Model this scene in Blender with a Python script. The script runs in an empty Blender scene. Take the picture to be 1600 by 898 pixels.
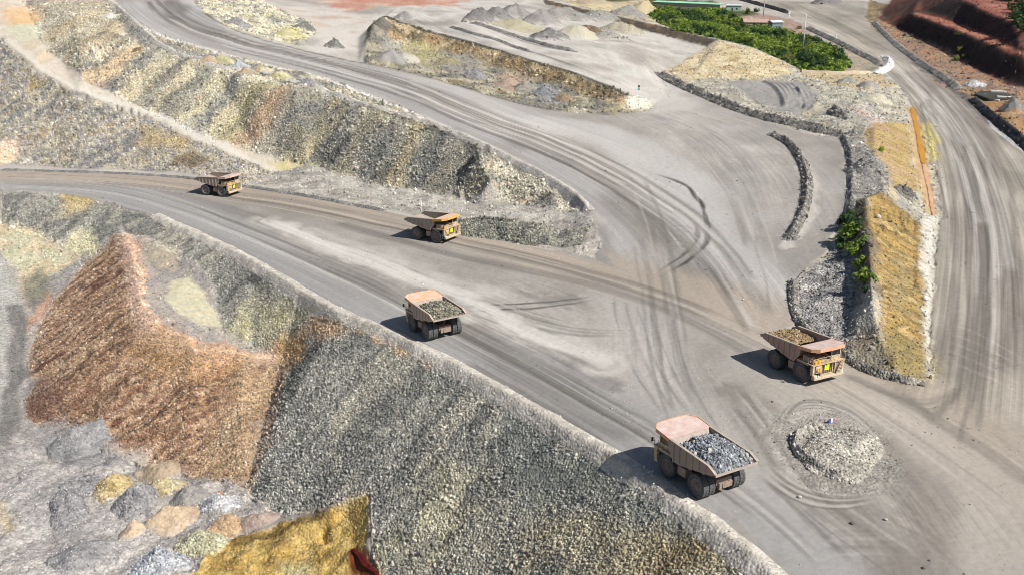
import bpy, bmesh, math, random, time
import numpy as np
from mathutils import Vector, Matrix
from mathutils.geometry import delaunay_2d_cdt
T0 = time.time()
S = bpy.context.scene
COL = S.collection
random.seed(5)
R = math.radians

# ------------------------------------------------------------------ camera, sky, sun, exposure
CAM_H, PITCH, FPX = 64.0, R(19.1), 1600.0
cam = bpy.data.cameras.new("camera"); cam_o = bpy.data.objects.new("camera", cam); COL.objects.link(cam_o)
cam.sensor_width = 36.0; cam.lens = 36.0; cam.clip_start = 1.0; cam.clip_end = 12000
cam_o.location = (0, 0, CAM_H); cam_o.rotation_euler = (math.pi/2 - PITCH, 0, 0)
S.camera = cam_o
SUN_EL = R(46); SUN_V = Vector((0.82*math.cos(SUN_EL), -0.57*math.cos(SUN_EL), math.sin(SUN_EL))).normalized()
world = bpy.data.worlds.new("World"); S.world = world; world.use_nodes = True
wn = world.node_tree; bg = wn.nodes['Background']
sky = wn.nodes.new('ShaderNodeTexSky'); sky.sky_type = 'NISHITA'; sky.sun_disc = False
sky.sun_elevation = SUN_EL; sky.sun_rotation = math.atan2(SUN_V.x, SUN_V.y)
sky.air_density = 1.0; sky.dust_density = 1.5
wn.links.new(sky.outputs[0], bg.inputs[0]); bg.inputs[1].default_value = 0.06
sun = bpy.data.lights.new("sun", 'SUN'); sun.energy = 4.9; sun.angle = R(0.5); sun.color = (1.0, 0.955, 0.89)
sun_o = bpy.data.objects.new("sun", sun); COL.objects.link(sun_o)
sun_o.rotation_euler = SUN_V.to_track_quat('Z', 'Y').to_euler()
S.view_settings.view_transform = 'Standard'; S.view_settings.look = 'None'
S.view_settings.exposure = 0.36; S.view_settings.gamma = 1.0
S.cycles.filter_width = 1.0

# ------------------------------------------------------------------ small helpers
def tag(o, label=None, cat=None, group=None, kind=None):
    if label: o['label'] = label
    if cat: o['category'] = cat
    if group: o['group'] = group
    if kind: o['kind'] = kind
    return o
def lin(c):
    c = np.asarray(c, float)/255.0
    return np.where(c <= 0.04045, c/12.92, ((c+0.055)/1.055)**2.4)
ALB = 0.80                       # photographed tone of a flat sunlit surface -> base colour
def alb(c):
    c = lin(c)*ALB; g = c.mean(); return c*.80+g*.20
def _h(ix, iy, seed):
    n = (ix.astype(np.int64)*374761393 + iy.astype(np.int64)*668265263 + seed*1442695041) & 0xffffffff
    n = ((n ^ (n >> 13))*1274126177) & 0xffffffff
    n = ((n ^ (n >> 16))*2246822519) & 0xffffffff
    return ((n ^ (n >> 15)) & 0xffffff)/float(0xffffff)
def vn(x, y, seed=0):
    x = np.asarray(x, float); y = np.asarray(y, float)
    fx = np.floor(x); fy = np.floor(y); tx = x-fx; ty = y-fy
    ix = fx.astype(np.int64); iy = fy.astype(np.int64)
    tx = tx*tx*(3-2*tx); ty = ty*ty*(3-2*ty)
    a = _h(ix, iy, seed); b = _h(ix+1, iy, seed); c = _h(ix, iy+1, seed); d = _h(ix+1, iy+1, seed)
    return (a+(b-a)*tx)*(1-ty) + (c+(d-c)*tx)*ty
def fbm(x, y, seed=0, o=4, g=0.5):
    s = 0; a = 1.0; t = 0
    for i in range(o):
        s = s + a*vn(x*2**i + 17.3*i, y*2**i - 9.1*i, seed+i*7); t += a; a *= g
    return s/t
def sstep(a, b, x):
    t = np.clip((x-a)/(b-a), 0, 1); return t*t*(3-2*t)
def contrast(n, k=1.8): return np.clip((n-0.5)*k+0.5, 0, 1)

# ------------------------------------------------------------------ survey: pixel + height -> place
CP, SP = math.cos(PITCH), math.sin(PITCH)
def ray(px, py):
    u = (px-800)/FPX; v = (449-py)/FPX
    return (u, CP+v*SP, -SP+v*CP)
def P(px, py, z):
    d = ray(px, py); t = (z-CAM_H)/d[2]
    return (d[0]*t, d[1]*t, z)

# breaklines of the mine as surveyed: (pixel x, pixel y, height) or ('W', x, y, z)
LINES = {
 'road_south': [(-400,300,-9),(0,297,-8),(80,300,-8),(170,312,-8),(240,335,-7.6),(330,375,-7),(400,410,-6.5),(470,455,-6),(530,490,-5.2),(600,516,-4.7),(660,545,-4),(720,575,-3.4),(800,620,-2.4),(870,660,-1.8),(940,700,-1),(1000,740,-.5),(1060,780,0),(1120,822,0),(1170,862,0),(1210,898,0),('W',42,70,0),('W',60,40,0),('W',60,8,0)],
 'road_north': [(-400,262,-9),(0,265,-8),(100,269,-8),(200,272,-7.6),(300,280,-7.3),(380,292,-7),(450,303,-6),(520,315,-5.5),(600,331,-5),(700,352,-4),(780,375,-3.2),(870,395,-2.5),(930,408,-2),(965,420,-1.5)],
 'upper_left_edge': [('W',-330,700,44),(120,-30,38),(174,2,34),(200,26,31),(236,48,27.5),(280,64,24.5),(320,73,23),(360,85,21),(428,100,18.6),(476,112,16.9),(512,122,15.4),(560,140,13.4),(620,160,11.7),(660,180,10.6),(720,212,8.5),(800,250,5.5),(850,275,4),(900,305,2.4),(925,335,1.2),(940,370,0),(965,420,-1.5)],
 'dump_crest': [(150,6,33.5),(172,26,30),(192,44,26.8),(212,60,24.8),(240,74,22.8),(270,86,21.4),(300,96,20.2),(340,108,18.6),(396,127,16.6),(460,139,15.2),(508,140,14.4),(560,158,12.6),(630,186,10.4)],
 'upper_right_edge': [('W',-260,730,44),(290,0,33.2),(310,20,31),(350,45,27.2),(420,66,22.5),(480,82,19.4),(560,99,16.3),(640,114,14.4),(720,136,12.2),(800,160,9.9),(880,175,8.6),(950,181,8),(1010,174,7.7)],
 'path_low': [(-400,-10,32),(0,58,24),(55,110,15.5),(120,145,11),(200,172,6.8),(300,215,-.4),(380,248,-5),(430,268,-6.6)],
 'path_high': [(-400,-30,36),(40,0,33),(60,60,24),(95,95,17.8),(130,125,14.2),(230,175,6.6),(330,215,0),(400,238,-3.6),(480,256,-5),(600,289,-4.5),(740,312,-3.4),(840,322,-2),(898,322,-.2)],
 'tier1_toe': [(-400,250,-9),(0,252,-7.8),(100,260,-7.8),(200,264,-7.5),(300,268,-7.2),(370,282,-6.9)],
 'band_crest': [(585,35,27.2),(640,46,24.4),(700,60,22),(800,87,18.6),(900,118,15.4),(960,138,12.8),(1000,160,9.4)],
 'band_base': [(575,62,22),(640,72,18.5),(700,83,16.8),(800,114,13),(900,146,10.2),(960,169,8.7),(1010,174,7.7)],
 'yard_berm_base': [(640,-5,30),(760,0,27),(850,8,24),(900,20,21),(1020,52,15.5),(1105,74,11.8),(1040,110,10.2)],
 'yard_berm_crest': [(700,-14,30),(850,0,26),(900,11,23.5),(1020,38,18.5),(1126,63,14.8),(1180,77,13.6),(1230,100,11),(1250,112,9.6),(1350,117,8.8),(1380,112,8.6)],
 'basin': [(940,-2,18),(1060,22,13),(1140,55,10.6),(1200,78,9.6),(1250,98,8.9),(1330,106,8.8)],
 'basin_back': [(1050,-6,17),(1120,8,15),(1190,28,12.8),(1260,58,11),(1330,92,9.6),(1380,112,8.6)],
 'right_left_edge': [(1100,-10,20),(1180,5,16),(1230,25,14),(1300,55,11.4),(1345,83,9.7),(1375,105,8.8),(1400,130,7.9),(1435,180,6.1),(1460,240,4.5),(1468,330,2.6),(1458,420,1.5),(1452,520,.6),(1462,588,.2)],
 'right_right_edge': [('W',330,840,22),(1358,5,15),(1352,30,13),(1400,70,10),(1450,115,8.1),(1500,150,7),(1545,190,5.6),(1600,236,4.6),(1900,440,2)],
 'red_toe': [(1370,14,14.5),(1395,40,12),(1480,80,10.6),(1560,125,9.2),(1600,137,8.8),(1900,190,7.5)],
 'red_crest': [(1425,22,20.5),(1500,50,19.6),(1600,93,17.7),(1900,160,15)],
 'red_bench': [(1440,18,21),(1510,42,20.2),(1600,84,19),(1900,150,16)],
 'red_top': [(1440,-8,26),(1502,-2,30.3),(1532,15,29),(1583,37,26.8),(1600,70,21.3)],
 'red_back': [(1620,-30,36),(1700,40,30)],
 'slope_bench_toe': [(200,363,-11.2),(240,420,-13.4),(290,435,-13),(340,475,-14.6),(350,520,-16),(395,545,-17.2),(440,563,-18)],
 'spur_crest': [(192,362,-10.6),(205,400,-12),(212,440,-12.6),(218,480,-13.6),(230,510,-14.8),(300,546,-16.2),(370,554,-17),(440,563,-18)],
 'brown_toe': [(178,366,-11.8),(130,418,-18.5),(70,480,-23.5),(45,550,-26),(45,640,-27.4),(62,668,-27.6),(150,702,-27.8),(210,712,-27.8),(290,742,-27.4),(385,763,-26.4),(430,803,-25.2),(480,797,-22.8),(540,778,-19.4),(572,775,-18.3),(577,840,-20.3),(600,898,-21.9),(640,960,-23.4),('W',-12,97,-26),('W',12,60,-26),('W',30,8,-26)],
 'upper_toe': [(-400,352,-17),(0,352,-15.6),(60,370,-16.4),(110,388,-17),(130,418,-18.5)],
 'floor_edge': [(-400,440,-19),(0,400,-18.4),(30,480,-23.2),(30,560,-26.5),(25,650,-27.8),(0,720,-28)],
 'ochre_front': [(300,905,-26.6),(380,842,-26),(430,815,-25)],
 'ochre_top': [(420,860,-25),(500,820,-23.4),(545,800,-21.6)],
 'mound_crest': [(1352,311,8.8),(1356,370,7.9),(1360,420,6.9),(1362,470,5.6),(1374,530,3.6),(1398,562,2.2)],
 'mound_left': [(1336,316,6),(1322,345,5.4),(1336,400,3.8),(1338,460,1.9),(1322,520,.9)],
 'mound_right': [(1400,318,6),(1442,350,4),(1442,410,2.6),(1449,490,1.5),(1449,585,.5),(1400,592,.5),(1310,558,.3),(1245,515,0)],
 'yellow_crest': [(1335,165,10),(1368,195,10.2),(1366,245,9.4),(1385,295,7.8)],
 'yellow_toe': [(1395,140,8),(1424,190,6.4),(1432,250,5),(1430,300,4.4)],
 'berm_long_foot': [(1030,118,9.8),(1100,156,8.9),(1200,192,7.9),(1318,222,7.7),(1326,270,6.6),(1325,330,4.9),(1300,380,3),(1240,440,.8),(1238,500,0)],
 'bench_top': [(1080,122,10.6),(1160,140,10.2),(1250,160,9.8),(1330,205,9)],
}
POINTS = [(960,230,5.66),(1100,300,2.8),(1150,400,.6),(1060,500,-.4),(1100,620,0),(1050,220,6.2),(1000,320,1.64),(1250,300,4.3),(1000,250,4.6),(1150,230,5.8),
 (0,0,34),(-400,-100,46),(500,30,25),(440,8,28.5),(560,60,20.6),(620,12,27.5),(740,40,24.4),(900,90,17.5),(1000,110,12.6),(1040,150,9.2),
 (120,30,31),(1290,8,15),(1540,560,.6),(1600,400,2.2),(1500,700,0),(1600,898,0),(1900,898,0),(1480,400,1.8),
 (0,898,-27.4),(200,780,-28),(250,840,-28),(60,700,-28),(130,840,-28),(-400,700,-28),(-400,1000,-28),(0,450,-21),(560,880,-23),(560,930,-25),(450,905,-26.4),
 (265,470,-13.8),(285,520,-15.2),(1500,120,8.6),(1580,180,7),(1560,150,7.8),(650,345,-4.2),(800,345,-2.4),(880,370,-1.6),(560,300,-5),
 (1300,540,.2),(1280,450,1.2),(1300,410,2.6)]
WP = [(-4000,6000,60),(-1500,6000,60),(0,6000,50),(1500,6000,50),(4000,6000,60),(-700,900,50),(-330,800,46),(-150,760,38),(0,800,34),(150,900,26),(330,1000,28),(600,900,45),
 (80,60,0),(60,3,0),(160,30,0),(400,60,0),(700,300,2),(-200,3,-28),(-500,200,-28),(-700,320,-12),(-60,60,-28),(-1500,900,40),(1500,900,40),(600,3,0),(-1500,300,-20),(1500,300,5)]
verts, vz, edges = [], [], []
def addv(p):
    w = p[1:] if p[0] == 'W' else P(*p)
    for i, (a, b) in enumerate(verts):
        if abs(a-w[0]) < .05 and abs(b-w[1]) < .05: return i
    verts.append((w[0], w[1])); vz.append(w[2]); return len(verts)-1
for nm, L in LINES.items():
    ids = [addv(p) for p in L]
    edges += [(a, b) for a, b in zip(ids[:-1], ids[1:]) if a != b]
for p in POINTS: addv(p)
for p in WP: addv(('W',)+p)
# the triangulation is done in (x/y, 1/y), where straight lines stay straight and near and far ground weigh alike
tv = [Vector((x/y*1.0, 100.0/y)) for x, y in verts]
ov, oe, of, ovi, oei, ofi = delaunay_2d_cdt(tv, edges, [], 0, 1e-6)
zz = []; crossings = 0
for i, v in enumerate(ov):
    if ovi[i]: zz.append(vz[ovi[i][0]])
    else:
        best = None
        for a, b in edges:
            A, B = tv[a], tv[b]; d = B-A; L2 = d.length_squared
            t = (v-A).dot(d)/L2
            if 0 <= t <= 1 and (A+d*t-v).length < 1e-5:
                qa, qb, qv = tv[a].y, tv[b].y, v.y
                w = t*qb/((1-t)*qa+t*qb) if (qa+qb) else t
                best = vz[a]+(vz[b]-vz[a])*(t*qb/((1-t)*qa+t*qb)); break
        zz.append(best if best is not None else 0); crossings += 1
        X = v.x*100/v.y; Y = 100/v.y
        print('crossing near', round(X), round(Y), best)
print('TIN', len(ov), len(of), 'crossings', crossings)

# ------------------------------------------------------------------ height grid on a fan (fine near the camera, coarse far off)
AMAX = 0.64; NA = 1270
av = np.linspace(-AMAX, AMAX, NA)
qv = np.concatenate([np.linspace(0.0136, 0.00125, 960), np.geomspace(0.00122, 0.00018, 26)])
NQ = len(qv)
A, Q = np.meshgrid(av, qv)
Y = 1/Q; X = A*Y
ZT = np.full(A.shape, np.nan)
def tri_fill(ZT):
    for f in of:
        p = [ov[i] for i in f]
        xs = [v.x for v in p]; qs = [v.y/100 for v in p]
        i0 = np.searchsorted(av, min(xs)-1e-9); i1 = np.searchsorted(av, max(xs)+1e-9)
        rows = np.nonzero((qv >= min(qs)-1e-9) & (qv <= max(qs)+1e-9))[0]
        if i1 <= i0 or len(rows) == 0: continue
        r0, r1 = rows[0], rows[-1]+1
        a = A[r0:r1, i0:i1]; q = Q[r0:r1, i0:i1]
        d = (qs[1]-qs[2])*(xs[0]-xs[2])+(xs[2]-xs[1])*(qs[0]-qs[2])
        if abs(d) < 1e-14: continue
        l0 = ((qs[1]-qs[2])*(a-xs[2])+(xs[2]-xs[1])*(q-qs[2]))/d
        l1 = ((qs[2]-qs[0])*(a-xs[2])+(xs[0]-xs[2])*(q-qs[2]))/d
        l2 = 1-l0-l1
        m = (l0 >= -1e-6) & (l1 >= -1e-6) & (l2 >= -1e-6)
        # z/y is linear in (x/y, 1/y)
        g = l0*zz[f[0]]*qs[0] + l1*zz[f[1]]*qs[1] + l2*zz[f[2]]*qs[2]
        sub = ZT[r0:r1, i0:i1]; sub[m] = (g/q)[m]
tri_fill(ZT)
print('nan', np.isnan(ZT).sum()); ZT = np.nan_to_num(ZT, nan=0)
def blur(Z, n=1):
    for _ in range(n):
        Zp = np.pad(Z, 1, mode='edge')
        Z = (Zp[1:-1, :-2]+2*Zp[1:-1, 1:-1]+Zp[1:-1, 2:])/4
        Zp = np.pad(Z, 1, mode='edge')
        Z = (Zp[:-2, 1:-1]+2*Zp[1:-1, 1:-1]+Zp[2:, 1:-1])/4
    return Z
ZT = blur(ZT, 3)
qrev = qv[::-1]
def lookup(F, x, y):
    x = np.asarray(x, float); y = np.maximum(np.asarray(y, float), 74)
    a = x/y; q = 1/y
    ia = np.clip((a+AMAX)/(2*AMAX)*(NA-1), 0, NA-1.001)
    jr = np.interp(q, qrev, np.arange(NQ)[::-1].astype(float)); jr = np.clip(jr, 0, NQ-1.001)
    i = ia.astype(int); j = jr.astype(int); fa = ia-i; fj = jr-j
    return (F[j, i]*(1-fa)+F[j, i+1]*fa)*(1-fj)+(F[j+1, i]*(1-fa)+F[j+1, i+1]*fa)*fj
def G(px, py, F=None):
    "the place on the ground that the surveyed pixel shows"
    F = ZT if F is None else F
    d = ray(px, py); a = d[0]/d[1]
    ys = 1/np.linspace(qv[0], 0.0009, 3000)
    zr = CAM_H+ys*d[2]/d[1]
    zt = lookup(F, a*ys, ys)
    k = np.nonzero(zr <= zt)[0]
    k = k[0] if len(k) else len(ys)-1
    return (a*ys[k], ys[k], float(zt[k]))
def GL(pts): return np.array([G(*p)[:2] for p in pts])

# ------------------------------------------------------------------ distances
XF, YF = X.ravel(), Y.ravel()
def poly_coords(pl, x, y):
    "distance to polyline, running length s, signed side t"
    best = np.full(x.shape, 1e18); s = np.zeros(x.shape); t = np.zeros(x.shape); run = 0
    for (x0, y0), (x1, y1) in zip(pl[:-1], pl[1:]):
        dx, dy = x1-x0, y1-y0; L = math.hypot(dx, dy)
        if L < 1e-6: continue
        u = np.clip(((x-x0)*dx+(y-y0)*dy)/L**2, 0, 1)
        ex = x-(x0+u*dx); ey = y-(y0+u*dy); d = ex*ex+ey*ey
        m = d < best
        best[m] = d[m]; s[m] = run+u[m]*L
        t[m] = (np.sqrt(d)*np.sign(dx*ey-dy*ex))[m]
        run += L
    return np.sqrt(best), s, t
def smooth_pl(pl, n=2):
    pl = np.asarray(pl, float)
    for _ in range(n):
        q = [pl[0]]
        for a, b in zip(pl[:-1], pl[1:]): q += [a*.75+b*.25, a*.25+b*.75]
        q.append(pl[-1]); pl = np.array(q)
    return pl
def near(pl, w):
    m = (XF > pl[:, 0].min()-w) & (XF < pl[:, 0].max()+w) & (YF > pl[:, 1].min()-w) & (YF < pl[:, 1].max()+w)
    return np.nonzero(m)[0]
def signed(poly, x, y):
    d = np.full(x.shape, 1e18); ins = np.zeros(x.shape, bool)
    n = len(poly)
    for i in range(n):
        x0, y0 = poly[i]; x1, y1 = poly[(i+1) % n]
        dx, dy = x1-x0, y1-y0; L2 = dx*dx+dy*dy
        if L2 < 1e-9: continue
        u = np.clip(((x-x0)*dx+(y-y0)*dy)/L2, 0, 1)
        d = np.minimum(d, (x-x0-u*dx)**2+(y-y0-u*dy)**2)
        c = ((y0 > y) != (y1 > y)) & (x < (x1-x0)*(y-y0)/(dy if dy else 1e-9)+x0)
        ins ^= c
    return np.where(ins, np.sqrt(d), -np.sqrt(d))
WARPX = (fbm(XF/9, YF/9, 3, 3)-.5); WARPY = (fbm(XF/9+40, YF/9, 9, 3)-.5)
WFX = (fbm(XF/2, YF/2, 31, 2)-.5); WFY = (fbm(XF/2+40, YF/2, 39, 2)-.5)
def mask(pxpoly, soft=1.2, warp=3.0):
    pl = GL(pxpoly); w = warp+soft+3
    ix = near(pl, w)
    x = XF[ix]+WARPX[ix]*warp*2+WFX[ix]*warp*.7; y = YF[ix]+WARPY[ix]*warp*2+WFY[ix]*warp*.7
    m = sstep(-soft, soft, signed(pl, x, y))
    k = m > 0
    return ix[k], m[k]

# ------------------------------------------------------------------ terrain colour, rockiness, class
C = np.zeros((NA*NQ, 3)); ROCK = np.zeros(NA*NQ); CLS = np.zeros(NA*NQ, int); DENS = np.zeros(NA*NQ)
RSZ = np.full(NA*NQ, .4); DZ = np.zeros(NA*NQ)
def pal(cols, n):
    cols = np.array([alb(c) for c in cols]); n = np.clip(n, 0, .9999)*(len(cols)-1)
    i = n.astype(int); f = (n-i)[:, None]
    return cols[i]*(1-f)+cols[i+1]*f
seedc = [100]
def paint(poly, cols, ref=None, ls=4, lt=25, rock=None, dens=None, size=None, cls=None, soft=1.2, warp=3.0, k=1.7, op=1.0, grain=.5):
    seedc[0] += 13; sd = seedc[0]
    ix, m = mask(poly, soft, warp)
    x, y = XF[ix], YF[ix]
    if ref is not None:
        if isinstance(ref, str): s = .55*x-.84*y; t = .84*x+.55*y       # lines of fall of the dumps
        else: d, s, t = poly_coords(ref if isinstance(ref, np.ndarray) else GL(ref), x, y)
        n = fbm(s/ls+.15*WARPX[ix]*6, t/lt, sd, 3)*.8+.2*fbm(x/2, y/2, sd+3, 3)
    else:
        n = fbm(x/ls, y/lt if lt < ls*3 else y/ls, sd, 4)
    n = contrast(n, k)
    c = pal(cols, n)
    g = 1+grain*(fbm(x/.6, y/.6, sd+5, 2)-.5)
    c = c*g[:, None]
    mm = (m*op)[:, None]
    C[ix] = C[ix]*(1-mm)+c*mm
    if rock is not None: ROCK[ix] = ROCK[ix]*(1-m)+rock*m
    if dens is not None: DENS[ix] = DENS[ix]*(1-m)+dens*m
    if size is not None: RSZ[ix] = RSZ[ix]*(1-m)+size*m
    if cls is not None: CLS[ix[m > .5]] = cls
    return ix, m
# class ids
GROUND, ROADL, ROADU, ROADR, SLOPE_G, SLOPE_U, SLOPE_B, YARD, CUT, FLOOR, PATH, MOUND, OCHRE = range(13)
NAMES = {GROUND: 'ground', ROADL: 'haul_road', ROADU: 'upper_haul_road', ROADR: 'right_haul_road', SLOPE_G: 'grey_rock_slope', SLOPE_U: 'upper_waste_slope',
         SLOPE_B: 'brown_spur', YARD: 'stockpile_yard', CUT: 'red_cut_hillside', FLOOR: 'pit_floor', PATH: 'bench_path', MOUND: 'yellow_embankment', OCHRE: 'ochre_mud_bank'}
# base ground
n = fbm(XF/14, YF/14, 1, 5)
C[:] = pal([(150,143,136),(176,168,158),(196,190,180)], contrast(n, 1.6))
L_ = lambda k: [p if p[0] != 'W' else None for p in LINES[k]]
lp = lambda k: [tuple(p[:2]) for p in LINES[k] if p[0] != 'W' and -60 < p[0] < 1660 and p[1] > -2]
GREY = [(92,92,90),(126,126,121),(150,148,140),(120,122,118),(160,156,140)]
r_south = GL(lp('road_south')); r_up = GL(lp('upper_left_edge')); r_path = GL(lp('path_low'))
# --- junction and roads (one broad sheet of dust)
paint([(960,420),(930,360),(900,300),(820,250),(700,198),(620,160),(560,140),(512,122),(428,100),(360,85),(320,73),(280,64),(236,48),(202,26),(178,0),(300,0),(318,22),(352,46),(420,66),(480,82),(560,99),(640,114),(720,136),(800,160),(880,175),(950,181),(1010,174),(1035,122),(1110,160),(1200,194),(1318,224),(1326,330),(1300,385),(1240,440),(1240,505),(1160,540),(1060,480)],
      [(152,147,141),(164,159,152),(176,171,165)], ls=16, lt=16, cls=ROADU, soft=.8, warp=.6, rock=0, grain=.12)
paint([(0,266),(0,299),(80,301),(170,314),(240,338),(330,378),(400,412),(470,457),(540,495),(600,516),(660,545),(720,575),(800,620),(870,660),(940,700),(1000,740),(1060,780),(1120,822),(1170,862),(1215,905),(1280,960),(1700,960),(1700,560),(1600,240),(1545,192),(1500,152),(1450,117),(1400,72),(1352,30),(1360,2),(1185,2),(1230,23),(1300,53),(1345,82),(1375,103),(1400,128),(1436,180),(1462,240),(1470,330),(1460,420),(1454,520),(1450,592),(1400,594),(1310,560),(1245,517),(1160,500),(1000,430),(930,408),(870,395),(780,375),(700,352),(600,331),(520,315),(450,303),(380,291),(300,279),(200,271),(100,268)],
      [(146,141,135),(160,155,147),(174,169,162)], ls=14, lt=14, cls=ROADL, soft=.8, warp=.6, rock=0, grain=.12)
C[np.isin(CLS, (ROADL, ROADU))] *= np.array([1.01, 1.0, .98])
ix, m = mask([(1180,2),(1230,23),(1300,53),(1345,82),(1375,103),(1400,128),(1436,180),(1462,240),(1470,330),(1460,420),(1454,520),(1455,592),(1500,640),(1620,700),(1620,250),(1545,192),(1500,152),(1450,117),(1400,72),(1352,30),(1360,2)], .8, .6)
CLS[ix[m > .5]] = ROADR
c = pal([(146,139,128),(164,156,144),(180,172,160)], contrast(fbm(XF[ix]/10, YF[ix]/25, 77, 4), 1.8)); C[ix] = C[ix]*(1-m[:, None])+c*m[:, None]

# --- streaks that run with the traffic: (centre line px, half width m, along, across, strength)
STS = np.zeros(NA*NQ); STT = np.zeros(NA*NQ); STA = np.zeros(NA*NQ); STF = np.zeros(NA*NQ)
def streaks(pl, w, ls, lt, amp, seed, tint=(1, 1, 1)):
    "stores where along and across a traffic lane each bit of ground lies; the ground material draws the streaks"
    pl = smooth_pl(GL(pl), 3); ix = near(pl, w)
    ix = ix[np.isin(CLS[ix], (ROADL, ROADU, ROADR, YARD, PATH))]
    d, s, t = poly_coords(pl, XF[ix], YF[ix])
    k = d < w; ix = ix[k]; d = d[k]; s = s[k]; t = t[k]
    f = (1-d/w)*amp*2.2*sstep(0, 12, s)*sstep(0, 12, s.max()-s)
    win = f > STF[ix]
    old = STF[ix]
    a = np.where(win, f-old, STA[ix]-f)
    STA[ix] = np.where(win, f-old, np.minimum(STA[ix], np.maximum(old-f, 0)))
    j = ix[win]; STS[j] = s[win]/ls+seed*3.7; STT[j] = t[win]/lt+seed*11.3; STF[ix] = np.maximum(old, f)
    C[ix] *= 1+(np.array(tint)-1)[None, :]*np.clip(1-d/w, 0, 1)[:, None]
def line(pl, w, col, op, seed=1, brk=.5, ls=6, cls=None, soft=.5, sm=2):
    "a painted band of another dust or a wheel track; brk = how broken"
    pl = smooth_pl(GL(pl), sm); ix = near(pl, w*2+1)
    if cls is not None: ix = ix[np.isin(CLS[ix], cls)]
    x, y = XF[ix], YF[ix]
    d, s, t = poly_coords(pl, x, y)
    pix = np.hypot(x, y)/1000.0
    d = np.abs(d*np.sign(t)+(fbm(s/(ls*1.5), t*0+seed*1.7, seed+50, 2)-.5)*w*2.2)
    ww = w*(1+.8*(fbm(s/ls, t*0+seed, seed, 2)-.5))
    m = 1-sstep(ww*(1-soft)-pix*.3, ww*(1+soft)+pix*.3, d)
    n = fbm(s/ls, t/max(.4, w*.4), seed+3, 3)
    m = m*np.clip(1-brk*2*(n-.35), 0, 1)*min(1, op*1.2)*np.where(w < 1, sstep(0, 6, s)*sstep(0, 6, s.max()-s), 1)
    k = m > 0.003; ix = ix[k]; m = m[k][:, None]
    C[ix] = C[ix]*(1-m)+alb(col)*m
UPC = [(235,0),(262,28),(300,48),(360,68),(430,84),(520,106),(630,136),(740,185),(830,215),(910,250),(985,290),(1060,340),(1120,400),(1160,460),(1195,510)]
LOC = [(0,285),(100,288),(200,298),(300,328),(400,368),(500,410),(600,455),(700,505),(800,555),(900,610),(1000,665),(1100,735),(1200,810),(1290,898)]
LO2 = [(0,275),(150,280),(300,295),(450,318),(560,340),(700,375),(850,408),(1000,450),(1120,500),(1240,560),(1360,630),(1480,710),(1600,800)]
RRC = [(1230,5),(1290,35),(1380,85),(1450,150),(1510,230),(1545,340),(1550,450),(1545,560),(1530,680)]
streaks(UPC, 34, 130, 2.2, .34, 5); streaks(LOC, 16, 110, 1.4, .3, 15); streaks(LO2, 16, 110, 1.4, .3, 25); streaks(RRC, 28, 150, 1.7, .5, 35, (1.0,.985,.95))
streaks([(1030,450),(1035,560),(1070,640),(1130,720),(1230,800),(1340,898)], 14, 30, 1.4, .3, 45)
streaks([(1010,170),(1110,210),(1180,280),(1200,360),(1225,430)], 40, 40, 2.2, .25, 55)
streaks([(1300,640),(1400,740),(1500,898)], 20, 25, 1.2, .3, 65)
RR = (ROADL, ROADU, ROADR)
paint([(690,440),(800,440),(960,470),(985,560),(960,625),(850,565),(740,500)], [(134,128,120),(160,154,145),(196,189,178),(150,144,135)], ref=[(540,350),(760,480),(960,620)], ls=9, lt=1.6, soft=4, warp=5, op=.5, k=2.4, grain=.5)
paint([(420,340),(560,385),(700,445),(740,480),(640,440),(500,385)], [(170,163,152),(206,200,189)], ref=[(420,345),(740,480)], ls=7, lt=1.5, soft=3, warp=4, op=.55, k=2.4, grain=.4)
paint([(1150,605),(1240,625),(1350,655),(1440,760),(1490,898),(1290,898),(1240,800),(1190,700)], [(128,122,113),(158,151,141),(186,179,167),(146,139,130)], ref=[(1160,610),(1230,740),(1330,898)], ls=7, lt=1.5, soft=4, warp=5, op=.5, k=2.3, grain=.5)
paint([(940,430),(1000,450),(1040,560),(1060,640),(1010,640),(975,540)], [(132,126,118),(158,151,143)], ref=[(950,430),(1040,640)], ls=9, lt=1.0, soft=4, warp=4, op=.45, k=2.3, grain=.4)
paint([(1320,600),(1450,598),(1490,640),(1600,760),(1600,860),(1470,700)], [(132,124,113),(166,158,146)], ref=[(1320,600),(1600,800)], ls=16, lt=1.6, soft=5, warp=5, op=.4, k=2.2, grain=.4)
# bands of dust and dark damp tracks
line([(300,0),(330,35),(400,70),(520,97),(640,124),(740,160),(840,188),(930,205),(1030,240),(1110,300)], 7, (192,189,184), .55, 2, .2, 30, RR)
line([(200,8),(230,36),(290,60),(370,81),(480,107),(620,152),(720,192),(800,225),(870,262),(930,310),(960,360),(985,420)], 7, (172,169,166), .75, 3, .12, 50, RR)
line([(262,0),(275,25),(300,42),(360,60),(420,76),(500,96),(620,124),(740,175),(830,205),(910,240),(970,280),(1030,330),(1060,370)], 5, (116,112,106), .6, 4, .35, 30, RR)
line([(520,112),(650,150),(760,195),(850,240),(900,262)], 2.2, (110,106,100), .5, 6, .4, 30, RR)
line([(860,225),(930,255),(990,290),(1050,340),(1080,395),(1060,430)], 9, (128,122,113), .6, 7, .3, 20, RR)
line([(860,192),(950,212),(1030,245),(1090,300),(1130,370),(1170,440),(1205,500)], 7.5, (190,186,180), .75, 8, .15, 40, RR)
line([(1020,270),(1075,290),(1098,320),(1108,365),(1108,380),(1080,405),(1010,443)], .55, (78,74,70), .85, 9, .5, 5, RR)
line([(1085,345),(1092,375),(1065,400),(1008,440)], .5, (84,80,76), .7, 10, .6, 5, RR)
line([(870,330),(925,350),(960,400),(985,470),(1000,560),(1030,640)], 4, (136,130,122), .5, 11, .5, 12, RR)
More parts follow.
